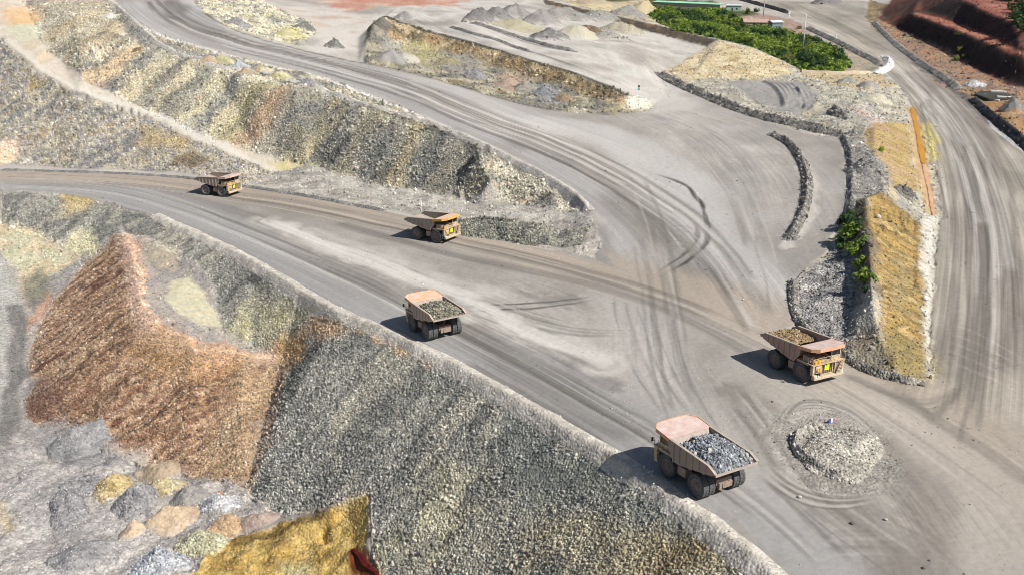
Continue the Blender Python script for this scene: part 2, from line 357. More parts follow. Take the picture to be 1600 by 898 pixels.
line([(1000,440),(1020,520),(1050,600),(1110,680),(1180,740)], 6, (184,178,170), .7, 12, .2, 30, RR)
for j in range(8):
    line([(948+j*9,455+j*4),(958+j*10,520),(985+j*10,590),(1030+j*10,650)], .25, (112,106,99) if j % 2 else (192,186,176), .32, 40+j, .6, 8, RR)
line([(80,288),(200,292),(330,320),(430,352),(520,384),(620,425),(700,450),(800,500),(900,560),(960,600)], 2.6, (124,118,111), .65, 13, .4, 30, RR)
line([(0,272),(150,277),(300,292),(430,318),(540,338),(700,372),(860,408),(980,440),(1100,480),(1200,530),(1330,600),(1460,680),(1600,770)], 8, (178,163,146), .8, 14, .1, 60, RR)
line([(540,350),(660,388),(780,415),(900,440),(1000,470),(1120,525),(1200,575)], 1.6, (126,119,111), .6, 16, .35, 30, RR)
line([(420,345),(480,370),(560,400),(640,430),(700,455)], 3.5, (206,200,190), .75, 17, .75, 7, RR)
line([(480,362),(560,388),(640,412),(760,455)], 3, (196,190,180), .6, 18, .7, 7, RR)
line([(740,470),(820,510),(900,550),(945,570)], 4.5, (206,200,190), .75, 19, .75, 6, RR)
line([(780,470),(850,480),(930,520),(960,545)], 3.5, (186,180,170), .6, 20, .7, 6, RR)
line([(0,292),(150,302),(260,325),(400,385),(520,445),(640,500),(760,565),(900,640),(1050,740),(1180,840),(1260,898)], 8, (164,162,160), .8, 21, .1, 60, RR)
line([(720,560),(830,620),(960,705),(1080,795),(1160,860)], .7, (112,107,100), .7, 22, .4, 12, RR)
for k_ in range(2):
    line([(720,478+k_*8),(800,476+k_*8),(880,469+k_*7),(935,461+k_*6)], .45, (104,98,90), .8, 23+k_, .3, 3, RR)
line([(730,520),(830,585),(900,620),(980,650)], 4, (134,128,121), .5, 27, .4, 15, RR)
line([(1140,610),(1190,660),(1250,740),(1330,800),(1400,898)], 3, (136,129,120), .6, 28, .4, 12, RR)
for j in range(9):
    line([(1150+j*8,622+j*3),(1190+j*8,636+j*3),(1215+j*5,665+j*2),(1225+j*4,690)], .3, (118,111,103) if j % 2 else (190,183,172), .55, 60+j, .5, 5, RR)
for j in range(10):
    line([(1400-j*5,720+j*8),(1440+j*3,770+j*9),(1470+j*4,830+j*8),(1500,898)], .25, (124,116,107) if j % 2 else (188,180,169), .5, 80+j, .5, 6, RR)
line([(1240,575),(1340,640),(1430,700),(1520,780),(1600,860)], 9, (180,170,158), .6, 29, .2, 30, RR)
line([(1330,590),(1440,640),(1540,700),(1600,750)], 1.0, (120,112,103), .5, 30, .4, 15, RR)
line([(1330,690),(1400,770),(1440,850),(1450,898)], 4, (128,119,109), .55, 31, .5, 10, RR)
line([(1350,900),(1290,840),(1230,780),(1180,735)], .5, (112,105,98), .5, 32, .5, 8, RR)
for j in range(12):
    a = j*9
    line([(1405+a*.25,92+a*.1),(1452+a*.5,165),(1478+a*.95,260),(1486+a*1.05,380),(1484+a*1.05,480),(1480+a,590)], .45+.25*(j % 3), (112,103,94) if j % 2 else (196,187,174), .42, 110+j, .5, 20, (ROADR,))
line([(1440,118),(1500,200),(1548,300),(1560,420),(1556,560)], 6, (128,118,110), .5, 36, .3, 25, (ROADR,))
for j in range(5):
    line([(1470,500+j*14),(1530,520+j*16),(1600,560+j*14)], .4, (184,176,164), .28, 130+j, .6, 9, RR)
for j in range(6):
    line([(1330+j*14,596),(1400+j*10,622+j*4),(1460,625+j*9),(1500,600)], .5, (132,124,112), .5, 140+j, .5, 9, RR)
for j in range(7):
    line([(1175+j*6,700-j*2),(1192+j*5,668-j*3),(1215+j*4,648-j*3),(1255,636-j*2),(1295,644-j*2),(1330,664-j)], .28, (120,113,104) if j % 2 else (194,187,176), .5, 160+j, .5, 6, RR)
for j in range(5): line([(1040+j*9,352+j*2),(1066+j*8,392-j*2)], .3, (196,190,181), .6, 170+j, .4, 4, RR)
for j in range(5): line([(1035,356+j*8),(1060,352+j*8),(1088,360+j*7)], .3, (104,99,93), .55, 180+j, .4, 4, RR)
for j in range(4): line([(1262,842+j*12),(1330,826+j*12),(1420,832+j*12)], .35, (190,183,172) if j % 2 else (122,115,106), .28, 190+j, .5, 5, RR)
# many single wheel tracks that sweep along each lane
rt_ = random.Random(77)
def tracks(pl, n_, spread, wpx=.3, op=.42, seg=.6):
    for k_ in range(n_):
        o_ = rt_.uniform(-1, 1); a_ = rt_.uniform(0, 1-seg*.7); i0 = int(a_*(len(pl)-1)); i1 = min(len(pl), i0+max(3, int(seg*rt_.uniform(.6, 1.2)*len(pl))))
        q_ = [(x_+o_*spread*(.3+.7*(y_/560))*(.55+rt_.uniform(-.03, .03)), y_-o_*spread*(.3+.7*(y_/560))*.5+rt_.uniform(-1.2, 1.2)) for x_, y_ in pl[i0:i1]]
        if len(q_) < 3: continue
        line(q_, wpx*rt_.uniform(.7, 1.5)*(1+200/(q_[0][1]+150)), (108,103,96) if rt_.random() < .62 else (200,194,185), op*rt_.uniform(.6, 1.3), 1000+k_+len(pl)*31, .35, 14, RR)
tracks(UPC, 34, 42, .34); tracks(UPC[5:], 22, 50, .3); tracks(LOC, 16, 24, .26, .3); tracks(LO2, 16, 22, .26, .3)
tracks([(985,300),(1010,360),(1025,430),(1035,500),(1045,570),(1070,640),(1110,700)], 18, 60, .24, .28)
tracks([(1060,200),(1120,240),(1165,300),(1190,370),(1205,430),(1215,480)], 16, 55, .3, .3)
tracks([(740,470),(820,500),(900,520),(980,520),(1050,500)], 10, 40, .25, .35)
tracks([(1150,610),(1190,660),(1240,740),(1310,800),(1380,850),(1440,890)], 18, 40, .24, .4)
tracks(RRC[2:], 24, 60, .4, .36)
for j in range(8): line([(1180+j*5,712-j*3),(1196+j*4,672-j*3),(1222+j*3,650-j*3),(1265,636-j*2),(1310,644-j*2),(1350,668-j*2),(1385,706-j*2)], .3, (110,103,95) if j % 2 else (196,189,178), .6, 210+j, .3, 9, RR)
for j in range(6): line([(1196-j*3,716+j*4),(1226,748+j*5),(1270,768+j*5),(1330,776+j*4),(1385,762+j*4)], .3, (112,105,97) if j % 2 else (194,187,176), .5, 220+j, .3, 9, RR)
for j in range(4): line([(425+j*9,347+j*3),(500+j*6,377+j*5),(580+j*5,405+j*6),(660+j*5,432+j*6),(735,458+j*5)], 1.3, (214,208,198), .7, 230+j, .8, 6, RR)
for j in range(5): line([(735+j*6,466+j*4),(800+j*6,500+j*5),(870+j*5,532+j*4),(945-j*3,566-j*3)], 1.2, (214,208,198), .7, 240+j, .8, 5, RR)
ix, m = paint([(1212,655),(1300,640),(1370,672),(1408,730),(1390,768),(1310,772),(1240,745),(1212,700)], [(140,135,125),(166,160,149),(184,178,166)], ls=1.6, lt=1.6, soft=2.5, warp=2.5, op=.6, rock=.5, k=2, grain=.5)
GRAVEL = (ix, m)
# apron inside the junction
paint([(1040,120),(1120,165),(1210,200),(1255,260),(1260,330),(1235,372),(1160,330),(1090,260),(1020,215),(1010,175)], [(164,158,150),(176,170,162),(188,182,175)], ls=9, lt=9, soft=4, warp=4, op=.6, grain=.1)
paint([(1150,232),(1180,228),(1215,232),(1200,240),(1165,245)], [(196,188,178),(204,197,188)], soft=3, warp=4, op=.6, grain=.2)
# yard
paint([(480,80),(330,2),(640,-2),(860,2),(1020,52),(1105,74),(1040,112),(1045,150),(1010,172),(960,138),(900,118),(800,87),(700,60),(585,35),(575,62),(570,97)],
      [(160,153,143),(182,175,165),(204,198,189),(172,164,153)], ls=18, lt=22, cls=YARD, soft=2, warp=3, rock=.08, grain=.2)
paint([(500,0),(640,-2),(730,0),(700,10),(600,12),(540,18)], [(205,140,105),(196,120,84),(214,180,150)], ls=14, lt=14, soft=4, warp=10, op=.8)
paint([(400,2),(500,60),(560,92),(570,60),(580,35),(540,14)], [(206,192,178),(216,208,198),(200,168,140)], ls=10, lt=10, soft=6, warp=8, op=.7, grain=.2)
streaks([(620,20),(720,62),(850,100),(980,150)], 30, 40, 3, .3, 75); streaks([(760,10),(900,50),(1030,95),(1060,130)], 50, 40, 4, .25, 76)
line([(700,42),(740,55),(800,72),(900,105)], .9, (110,104,96), .75, 37, .5, 12, (YARD,))
line([(735,36),(800,58),(860,76),(905,84)], .9, (96,92,84), .75, 38, .5, 12, (YARD,))
line([(1010,115),(1060,140),(1010,168),(990,140)], 9, (206,200,191), .6, 39, .6, 12, (YARD, ROADU))
# band above the upper road and its shoulder
SH = [(166,158,136),(132,126,110),(112,110,104),(152,142,108),(176,168,146),(124,112,84)]
paint([(572,62),(585,35),(700,60),(800,87),(900,118),(960,138),(1018,160),(1018,173),(950,181),(880,175),(800,160),(720,136),(640,114),(570,99)], SH, ls=7, lt=7, rock=.5, dens=.35, size=.7, cls=SLOPE_U, soft=1.5, warp=1.5)
paint([(585,33),(700,58),(800,86),(900,117),(985,152),(1000,166),(960,166),(900,143),(800,112),(700,82),(610,62)], [(118,96,62),(168,140,92),(104,92,66),(180,160,116),(138,108,70)], ref=lp('band_crest'), ls=9, lt=14, rock=.8, dens=.7, size=.7, soft=1.5, warp=1.2)
line([(575,60),(590,32),(630,40),(700,57),(800,85),(900,116),(980,150)], 1.3, (72,66,54), .85, 51, .2, 20)
paint([(990,150),(1018,160),(1018,172),(985,172),(975,160)], [(214,202,176),(222,214,192)], soft=2, warp=1.5, op=.9)
for pg, cc in [([(600,62),(640,60),(660,80),(640,96),(598,92)], [(150,146,134),(170,166,150)]), ([(690,88),(730,84),(760,110),(735,124),(700,114)], [(128,124,116),(150,144,134)]),
               ([(785,118),(815,112),(832,132),(800,142),(780,134)], [(160,128,108),(176,146,122)]), ([(835,132),(865,134),(880,160),(850,160)], [(108,112,118),(140,142,144)]),
               ([(630,60),(660,66),(690,86),(670,100),(640,92)], [(150,144,90),(168,158,104)])]:
    paint(pg, cc, soft=2, warp=3, op=.8)
paint([(300,-2),(400,-2),(430,12),(490,38),(492,52),(470,72),(430,64),(355,42),(318,18)], [(128,122,106),(176,168,136),(200,190,160),(120,120,118),(186,176,120)], ls=6, lt=6, rock=.7, dens=.5, size=.7, cls=SLOPE_U, soft=1.5, warp=2)
paint([(440,45),(462,42),(478,58),(455,66),(436,58)], [(196,190,128),(168,158,80)], soft=2, warp=2, op=.9)
line([(318,18),(352,44),(420,65),(480,81),(560,98),(640,113),(720,135),(800,160),(880,176)], .8, (92,88,82), .7, 52, .4, 15)
# upper waste slope, tier 2
UP = [(112,110,102),(182,172,138),(96,98,96),(176,162,124),(120,118,112),(194,184,152),(104,104,98),(186,156,114),(112,114,112),(180,172,144)]
paint([(35,-2),(170,-2),(200,30),(236,50),(280,66),(320,75),(360,88),(428,103),(476,114),(512,124),(560,142),(620,164),(660,184),(720,218),(790,252),(850,284),(905,318),(918,328),(840,324),(740,314),(600,291),(480,258),(400,240),(330,217),(230,177),(130,127),(95,97),(60,62)],
      UP, ref='dir', ls=6, lt=80, rock=.85, dens=.8, size=.55, cls=SLOPE_U, soft=1.5, warp=2, k=3.4)
paint([(490,130),(560,165),(640,200),(700,225),(760,270),(800,300),(800,320),(740,312),(640,296),(560,280),(500,262),(450,240),(450,190)],
      [(86,86,82),(120,120,110),(150,146,128),(98,98,94),(130,128,116),(160,148,112)], ref='dir', ls=7, lt=60, rock=1, dens=1.0, size=.62, soft=8, warp=8, k=3.0)
paint([(60,-2),(150,-2),(190,30),(150,75),(110,95),(60,50)], [(176,166,138),(150,142,116),(190,180,154)], ref='dir', ls=6, lt=60, op=.75, soft=6, warp=6)
paint([(440,132),(470,136),(440,180),(400,225),(385,215),(415,170)], [(176,120,76),(196,160,112),(168,130,84)], ref='dir', ls=4, lt=60, soft=3, warp=4, op=.4)
paint([(205,75),(225,72),(200,105),(160,140),(140,130)], [(196,168,120),(190,150,100)], soft=3, warp=4, op=.6)
paint([(166,20),(176,22),(196,40),(216,56),(244,70),(272,82),(304,92),(344,104),(400,122),(462,134),(510,136),(560,152),(630,180),(628,188),(556,164),(505,146),(455,145),(392,134),(336,114),(296,102),(262,90),(236,79),(206,64),(186,48),(168,32)], [(210,200,172),(222,212,190),(186,178,140),(170,166,158)], ls=6, lt=6, op=.85, soft=2, warp=3, rock=.4)
line([(190,28),(225,52),(265,74),(310,86),(360,97),(420,110),(470,122),(520,134)], 3.0, (128,126,120), .8, 53, .3, 10)
line([(480,128),(550,155),(640,183),(720,213),(800,250),(850,275)], 1.6, (100,94,72), .75, 54, .3, 10)
line([(790,258),(840,290),(880,316),(912,325)], 2.2, (200,190,164), .8, 55, .4, 8)
line([(660,200),(700,212),(730,222),(745,250)], 2, (80,80,76), .7, 56, .4, 8)
# white edge berm of the upper road
line([(172,0),(198,28),(236,50),(280,67),(320,76),(360,88),(428,103),(476,115),(512,125),(560,143),(620,164),(660,182),(720,208),(800,246),(850,271)], .8, (206,202,194), .8, 57, .4, 12)
# single dump strips that differ from their neighbours: (top, foot, half width m, colour)
for (a_, b_, w_, c_) in [((150,20),(70,62),4,(178,160,120)),((190,50),(112,92),3.5,(150,132,96)),((215,78),(130,120),3,(196,168,122)),((236,82),(150,140),3.5,(110,112,114)),((262,88),(190,150),4,(176,166,128)),
    ((285,96),(215,160),3.5,(98,100,98)),((308,100),(235,172),3.5,(188,176,136)),((330,108),(262,180),4,(106,106,100)),((352,114),(290,196),3,(200,190,150)),((372,122),(306,206),3.5,(116,120,122)),
    ((398,128),(340,214),4,(196,184,140)),((416,134),(352,226),2.5,(150,140,88)),((436,138),(380,224),3,(170,136,100)),((468,142),(412,238),4,(120,118,110)),((500,144),(450,250),4,(92,94,92)),((540,158),(480,262),3.5,(112,112,104)),
    ((585,172),(530,272),3,(150,142,112)),((622,186),(570,282),3.5,(96,98,96)),((660,200),(615,290),3,(170,152,108)),((690,210),(650,300),4,(90,92,92)),((715,218),(690,308),3,(120,116,104)),
    ((30,100),(-20,170),4,(116,112,112)),((60,128),(10,200),3.5,(150,146,150)),((88,142),(40,215),3,(176,166,134)),((118,152),(60,235),4,(128,126,134)),((150,164),(95,245),3.5,(168,150,118)),((182,176),(130,252),4,(108,106,108)),((215,192),(165,255),3.5,(150,148,154)),((255,210),(205,260),3.5,(170,160,128)),((300,228),(255,262),3,(112,108,100)),((345,250),(310,266),3,(160,152,126))]:
    line([a_, ((a_[0]*.55+b_[0]*.45)+random.uniform(-5, 5), a_[1]*.5+b_[1]*.5), b_], w_, c_, .5, int(a_[0])+900, .35, 9)
# path between tiers
paint([(-20,0),(40,-2),(60,60),(95,95),(130,125),(230,175),(330,215),(400,238),(480,256),(520,272),(440,278),(430,268),(380,248),(300,215),(200,172),(120,145),(55,110),(0,58),(-20,50)],
      [(206,188,170),(214,204,186),(196,182,158),(220,196,166)], ls=9, lt=9, cls=PATH, rock=.1, soft=1.2, warp=1.5, grain=.25)
paint([(0,20),(40,10),(64,20),(60,34),(20,44)], [(226,186,128),(220,170,100)], soft=3, warp=3, op=.8)
paint([(10,40),(60,38),(70,60),(30,66)], [(196,196,160),(206,204,176)], soft=3, warp=3, op=.8)
paint([(420,258),(455,248),(490,258),(470,275),(430,278)], [(200,190,110),(212,200,140)], soft=3, warp=3, op=.8)
line([(10,62),(55,100),(120,142),(200,170),(300,213),(400,252),(440,268)], 1.2, (214,206,192), .8, 58, .3, 10)
# tier 1
T1 = [(118,116,114),(178,168,138),(130,126,122),(160,146,116),(114,110,104),(150,146,144),(176,168,144),(138,118,86),(146,140,130)]
paint([(-20,60),(0,60),(55,112),(120,148),(200,175),(300,218),(380,251),(428,270),(380,286),(300,270),(200,265),(100,261),(-20,253)], T1, ref='dir', ls=6, lt=50, rock=.85, dens=.75, size=.52, cls=SLOPE_U, soft=1.5, warp=1.5, k=3.2)
paint([(50,120),(75,132),(45,150),(40,138)], [(150,130,70),(130,112,60)], soft=2, warp=2, op=.8)
paint([(215,198),(290,215),(280,232),(215,226)], [(170,138,78),(140,118,70),(186,168,110)], soft=3, warp=3, op=.75)
paint([(270,240),(300,235),(330,258),(300,266),(262,262)], [(132,104,56),(90,80,60)], soft=2, warp=2, op=.8)
paint([(-10,225),(25,222),(28,245),(0,258),(-10,258)], [(216,180,136),(222,190,160)], soft=2, warp=2, op=.9)
# strip of loose ground along the north edge, the nose and its bench
paint([(380,286),(430,270),(480,258),(600,291),(740,314),(840,324),(915,330),(935,350),(940,385),(930,402),(870,392),(780,372),(700,349),(600,328),(520,312),(450,300)],
      [(176,168,154),(152,146,136),(196,188,174),(166,160,150)], ls=6, lt=6, rock=.45, dens=.3, size=.5, soft=1.2, warp=1.2)
line([(520,282),(640,318),(760,330),(880,334),(930,345)], 2.5, (186,180,168), .7, 59, .3, 15)
line([(0,263),(100,267),(200,270),(300,277),(380,290),(450,301)], .9, (190,184,174), .8, 62, .4, 10)
# grey slope
GR = [(70,74,72),(106,110,105),(132,134,126),(96,100,98),(142,142,128),(116,120,114)]
paint([(0,299),(80,303),(170,315),(240,340),(330,380),(400,415),(470,460),(540,498),(600,520),(660,548),(720,578),(800,624),(870,665),(940,706),(1000,746),(1060,788),(1120,830),(1170,870),(1215,915),(1300,1100),(600,1300),(600,900),(578,845),(572,778),(540,780),(480,799),(430,805),(385,765),(410,680),(440,600),(440,563),(395,545),(350,520),(340,475),(290,435),(240,420),(200,363),(130,418),(110,388),(60,370),(0,352)],
      GR, ref=r_south, ls=9, lt=30, rock=1, dens=1.0, size=.33, cls=SLOPE_G, soft=.8, warp=1.0, k=1.7)
YG = [(150,146,104),(176,172,128),(128,126,96),(112,114,104)]
paint([(700,740),(760,745),(740,800),(700,850),(620,898),(600,890),(590,870),(640,800)], YG, ls=3, lt=3, soft=6, warp=8, op=.42)
paint([(840,800),(960,790),(1080,810),(1150,850),(1190,898),(1180,930),(820,930),(760,860)], [(140,128,84),(166,156,112),(104,96,64),(120,118,104)], ls=4, lt=4, soft=6, warp=6, op=.55)
paint([(1000,810),(1060,800),(1090,840),(1060,880),(1010,850)], [(96,78,40),(132,110,60)], soft=4, warp=6, op=.8)
paint([(800,625),(860,668),(940,712),(1000,752),(1060,800),(1010,800),(940,790),(880,780),(830,790),(820,720),(780,670)], [(112,118,114),(100,108,106),(128,132,126)], ref=r_south, ls=1.5, lt=20, soft=3, warp=3, op=.8, rock=.55, dens=.35)
paint([(90,302),(150,308),(140,325),(100,335)], [(150,130,70),(176,160,100)], soft=2, warp=2, op=.8)
paint([(110,360),(150,350),(150,390),(110,410),(95,395)], [(170,166,120),(190,186,146)], ls=3, lt=3, soft=2, warp=3, op=.75)
paint([(390,470),(450,480),(480,505),(450,530),(400,545),(350,520)], [(146,142,96),(172,168,120),(110,110,96)], ls=3, lt=3, soft=3, warp=4, op=.65)
paint([(490,492),(530,495),(545,515),(510,520),(480,510)], [(160,120,70),(186,150,100),(140,110,50)], soft=2, warp=2, op=.85)
paint([(440,530),(478,518),(475,560),(455,575),(425,550)], [(160,124,50),(136,104,44),(176,146,76)], soft=1.5, warp=1.5, op=.9, rock=.8)
line([(575,505),(640,535),(680,560)], 1.3, (176,140,92), .7, 63, .4, 5)
# bench pocket
paint([(200,363),(240,375),(300,410),(330,440),(345,480),(350,520),(395,545),(440,563),(370,556),(300,548),(235,512),(220,480),(213,440),(206,400),(190,352)],
      [(156,152,146),(172,166,158),(148,148,150),(186,172,156)], ls=5, lt=5, rock=.35, dens=.25, size=.35, soft=1, warp=1.2, cls=SLOPE_G)
paint([(268,438),(295,432),(318,455),(340,490),(345,512),(310,510),(275,490),(262,465)], [(190,186,150),(204,202,170),(188,190,168),(214,200,160)], ref=[(268,438),(345,512)], ls=1.2, lt=8, soft=.8, warp=1, op=.95, rock=.1, dens=0)
paint([(225,375),(262,380),(285,400),(270,425),(240,410)], [(170,164,146),(190,178,150)], soft=2, warp=2, op=.7)
# brown spur
BR = [(108,72,52),(160,124,90),(186,154,118),(126,88,62),(172,136,98),(96,66,50),(186,156,116),(146,108,76)]
sc = GL(lp('spur_crest'))
paint([(180,364),(196,360),(210,400),(216,440),(222,480),(235,510),(300,546),(370,556),(440,563),(446,590),(420,650),(400,700),(388,768),(290,744),(210,714),(150,704),(62,670),(44,640),(44,550),(70,480),(130,418)],
      BR, ref='dir', ls=4, lt=45, rock=.9, dens=.85, size=.36, cls=SLOPE_B, soft=3.0, warp=3.2, k=2.2)
paint([(185,362),(215,362),(225,400),(228,450),(238,500),(300,532),(380,548),(440,560),(430,578),(360,572),(290,560),(220,540),(205,500),(195,440)], [(202,170,142),(184,150,122),(210,182,154)], ls=3, lt=3, soft=1, warp=2, op=.85)
paint([(235,510),(255,508),(262,530),(300,540),(380,560),(360,600),(250,590),(200,560)], [(186,140,90),(160,124,70),(150,120,64)], ref=sc, ls=4, lt=20, soft=3, warp=4, op=.6)
paint([(45,600),(90,590),(110,640),(80,660),(50,655)], [(96,66,56),(120,84,66)], soft=3, warp=3, op=.7)
paint([(370,560),(440,566),(440,600),(415,650),(395,700),(385,750),(330,740),(350,640)], [(176,152,112),(160,134,96),(186,160,120),(140,100,72)], ref=sc, ls=4, lt=30, soft=4, warp=4, op=.8)
# pit floor
paint([(-60,388),(0,388),(40,400),(90,400),(130,418),(70,480),(45,550),(45,640),(62,668),(150,702),(290,742),(385,763),(430,803),(300,900),(280,1000),(-60,1000)],
      [(166,158,150),(182,174,165),(150,145,140),(192,184,174)], ls=5, lt=5, cls=FLOOR, rock=.6, dens=.22, size=.26, soft=1, warp=1.5)
paint([(-60,370),(0,352),(60,362),(95,385),(118,408),(85,430),(60,470),(30,470),(20,420),(0,392),(-60,392)], [(206,196,160),(188,186,150),(212,190,150),(176,170,130)], ls=4, lt=4, rock=.5, dens=.35, size=.5, soft=1.5, warp=2.5)
paint([(35,440),(60,425),(85,435),(70,470),(45,490),(30,470)], [(128,122,100),(104,102,96),(150,144,120)], soft=2, warp=2, op=.85)
paint([(38,500),(70,460),(82,470),(60,500),(40,520)], [(206,160,124),(190,134,100)], soft=1.5, warp=1.5, op=.8)
paint([(-20,395),(20,420),(30,470),(12,540),(6,660),(-40,660)], [(170,172,158),(176,174,170)], soft=1.5, warp=1, op=.8, grain=.1)
line([(22,480),(24,560),(18,660),(10,720)], 1.8, (116,114,110), .8, 64, .3, 6)
paint([(0,700),(100,720),(200,800),(240,898),(0,910)], [(176,170,166),(190,184,178),(166,160,156)], ls=7, lt=7, soft=4, warp=5, op=.8)
paint([(60,800),(110,740),(150,790),(170,860),(100,898)], [(136,134,134),(156,154,152)], ls=3, lt=3, soft=3, warp=5, op=.6)
paint([(62,662),(100,655),(140,665),(175,690),(185,720),(120,735),(70,700)], [(128,126,128),(146,144,144)], ls=4, lt=4, soft=1.5, warp=2, op=.85)
paint([(0,780),(20,785),(15,820),(0,830)], [(206,180,120),(190,170,110)], soft=2, warp=2, op=.7)
# ochre bank
ix, m = paint([(285,915),(330,870),(375,838),(440,812),(500,797),(535,782),(552,780),(562,790),(568,812),(570,842),(570,862),(605,898),(610,960),(280,960)],
      [(168,134,50),(196,160,64),(208,176,86),(184,148,54),(158,128,52)], ls=4, lt=4, cls=OCHRE, rock=.6, dens=.35, size=.18, soft=.5, warp=1.4, grain=.3, k=2)
paint([(538,784),(556,784),(566,830),(545,820),(530,800)], [(206,176,84),(216,190,110),(186,150,60)], ls=2, lt=2, soft=1.5, warp=1.5, op=.8)
paint([(560,782),(575,780),(577,830),(562,822)], [(206,150,60)], soft=1, warp=1, op=.0) if 0 else None
paint([(430,880),(480,872),(490,898),(440,905)], [(176,172,120),(196,190,140)], soft=1.5, warp=2, op=.8)
line([(378,842),(430,832),(470,812),(500,805)], 1.0, (96,72,24), .7, 66, .4, 3)
line([(385,858),(440,838),(480,820)], .5, (90,68,24), .7, 67, .4, 3)
paint([(543,868),(556,852),(572,862),(590,876),(600,905),(572,902),(550,890)], [(96,36,14),(130,60,20),(70,24,12)], soft=.4, warp=1.0, rock=.3, dens=0)
# right: bench with berms, yellow embankments
paint([(1035,116),(1110,72),(1126,63),(1180,77),(1230,100),(1250,112),(1350,117),(1380,112),(1400,132),(1436,182),(1462,240),(1469,330),(1459,420),(1452,520),(1455,592),(1400,594),(1310,560),(1245,517),(1240,440),(1300,382),(1326,330),(1326,270),(1318,222),(1200,192),(1100,156)],
      [(186,178,152),(160,154,140),(202,194,168),(148,146,140),(190,176,140)], ls=8, lt=8, rock=.5, dens=.35, size=.6, soft=1.2, warp=1.5, cls=GROUND)
paint([(1040,112),(1105,74),(1126,64),(1180,78),(1225,98),(1240,115),(1180,125),(1110,122),(1070,128)], [(206,184,134),(214,198,156),(190,166,112),(200,186,146)], ls=6, lt=6, rock=.3, soft=2, warp=2)
paint([(1140,128),(1200,126),(1260,130),(1285,150),(1275,170),(1240,180),(1190,165),(1150,145)], [(146,143,138),(158,154,148)], ls=5, lt=5, rock=.1, dens=0, soft=2, warp=2)
paint([(1250,114),(1350,118),(1380,116),(1400,135),(1350,142),(1290,130)], [(190,160,100),(206,180,130),(160,150,130)], ls=5, lt=5, soft=1.5, warp=2, op=.8)
paint([(1330,165),(1350,160),(1385,195),(1390,215),(1360,210)], [(200,150,110),(190,180,170),(206,196,184)], ls=3, lt=3, rock=.6, dens=.5, soft=2, warp=2)
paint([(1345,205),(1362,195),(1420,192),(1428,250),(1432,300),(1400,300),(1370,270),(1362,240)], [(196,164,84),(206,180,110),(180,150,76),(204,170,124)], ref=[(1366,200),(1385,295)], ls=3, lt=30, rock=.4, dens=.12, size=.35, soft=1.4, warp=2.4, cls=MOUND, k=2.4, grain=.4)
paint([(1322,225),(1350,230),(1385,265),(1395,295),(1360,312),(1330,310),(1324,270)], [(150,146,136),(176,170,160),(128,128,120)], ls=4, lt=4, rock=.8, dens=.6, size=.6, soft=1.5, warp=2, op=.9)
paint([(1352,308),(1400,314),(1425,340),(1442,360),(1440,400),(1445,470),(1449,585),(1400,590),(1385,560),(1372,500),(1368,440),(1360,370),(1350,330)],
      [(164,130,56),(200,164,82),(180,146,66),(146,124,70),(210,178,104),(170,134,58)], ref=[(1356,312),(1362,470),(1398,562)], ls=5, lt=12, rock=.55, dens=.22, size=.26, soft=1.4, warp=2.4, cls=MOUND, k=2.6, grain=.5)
paint([(1385,520),(1445,540),(1449,588),(1400,592),(1350,575),(1340,540)], [(140,128,76),(156,138,80),(120,112,76)], ls=3, lt=3, soft=3, warp=3, op=.8, rock=.5, dens=.4)
paint([(1395,400),(1412,398),(1418,470),(1405,500),(1390,470)], [(150,140,100),(170,150,90)], soft=2, warp=2, op=.6)
paint([(1240,440),(1300,390),(1335,400),(1340,460),(1325,530),(1300,545),(1245,510)], [(136,134,132),(172,168,162),(116,114,112),(186,182,176)], ls=3, lt=3, rock=.9, dens=.6, size=.5, soft=1.5, warp=2, k=2)
paint([(1300,540),(1340,520),(1380,545),(1370,575),(1320,562)], [(160,130,104),(150,144,130)], soft=2, warp=2, op=.7)
paint([(1322,320),(1345,312),(1366,370),(1370,460),(1340,460),(1332,400)], [(84,72,50),(110,92,60)], soft=1, warp=1.2, op=.8, rock=.5)  # shade of the embankment's left face, put into the ground colour
paint([(1440,330),(1462,330),(1456,420),(1452,585),(1446,585),(1446,470),(1440,400)], [(186,180,168),(206,200,188),(166,160,150)], ls=3, lt=3, soft=1, warp=1, rock=.5, dens=.4, size=.5)
# right shoulder of the right-hand road, red cut
paint([(1358,-2),(1440,-2),(1425,22),(1395,40),(1400,70),(1370,50),(1352,28)], [(146,126,92),(176,150,96),(124,112,92),(160,140,110)], ls=5, lt=5, rock=.6, dens=.4, size=.8, soft=1.5, warp=2, cls=CUT)
paint([(1372,30),(1395,40),(1480,80),(1560,125),(1620,140),(1700,200),(1700,330),(1600,240),(1545,192),(1500,152),(1450,117),(1400,72)], [(176,124,84),(196,146,104),(150,130,112),(206,160,104)], ls=8, lt=8, rock=.4, dens=.25, size=.7, soft=1.5, warp=2, cls=CUT)
paint([(1500,130),(1560,160),(1600,200),(1600,220),(1560,190),(1520,155)], [(206,156,70),(190,140,70),(180,160,120)], ls=5, lt=5, soft=3, warp=3, op=.8)
line([(1400,70),(1450,112),(1500,148),(1545,187),(1600,232)], 2.0, (110,106,104), .85, 68, .3, 8)
line([(1545,190),(1600,236),(1640,270)], 1.0, (206,204,202), .8, 69, .4, 8)
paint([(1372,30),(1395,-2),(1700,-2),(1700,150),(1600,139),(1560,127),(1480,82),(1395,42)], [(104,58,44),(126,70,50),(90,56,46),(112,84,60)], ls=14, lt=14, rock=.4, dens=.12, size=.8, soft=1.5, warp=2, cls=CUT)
paint([(1425,22),(1500,50),(1600,94),(1650,110),(1650,98),(1600,82),(1510,42),(1445,22)], [(186,104,76),(206,130,96),(160,84,62)], ls=8, lt=8, soft=1, warp=1, op=.9)
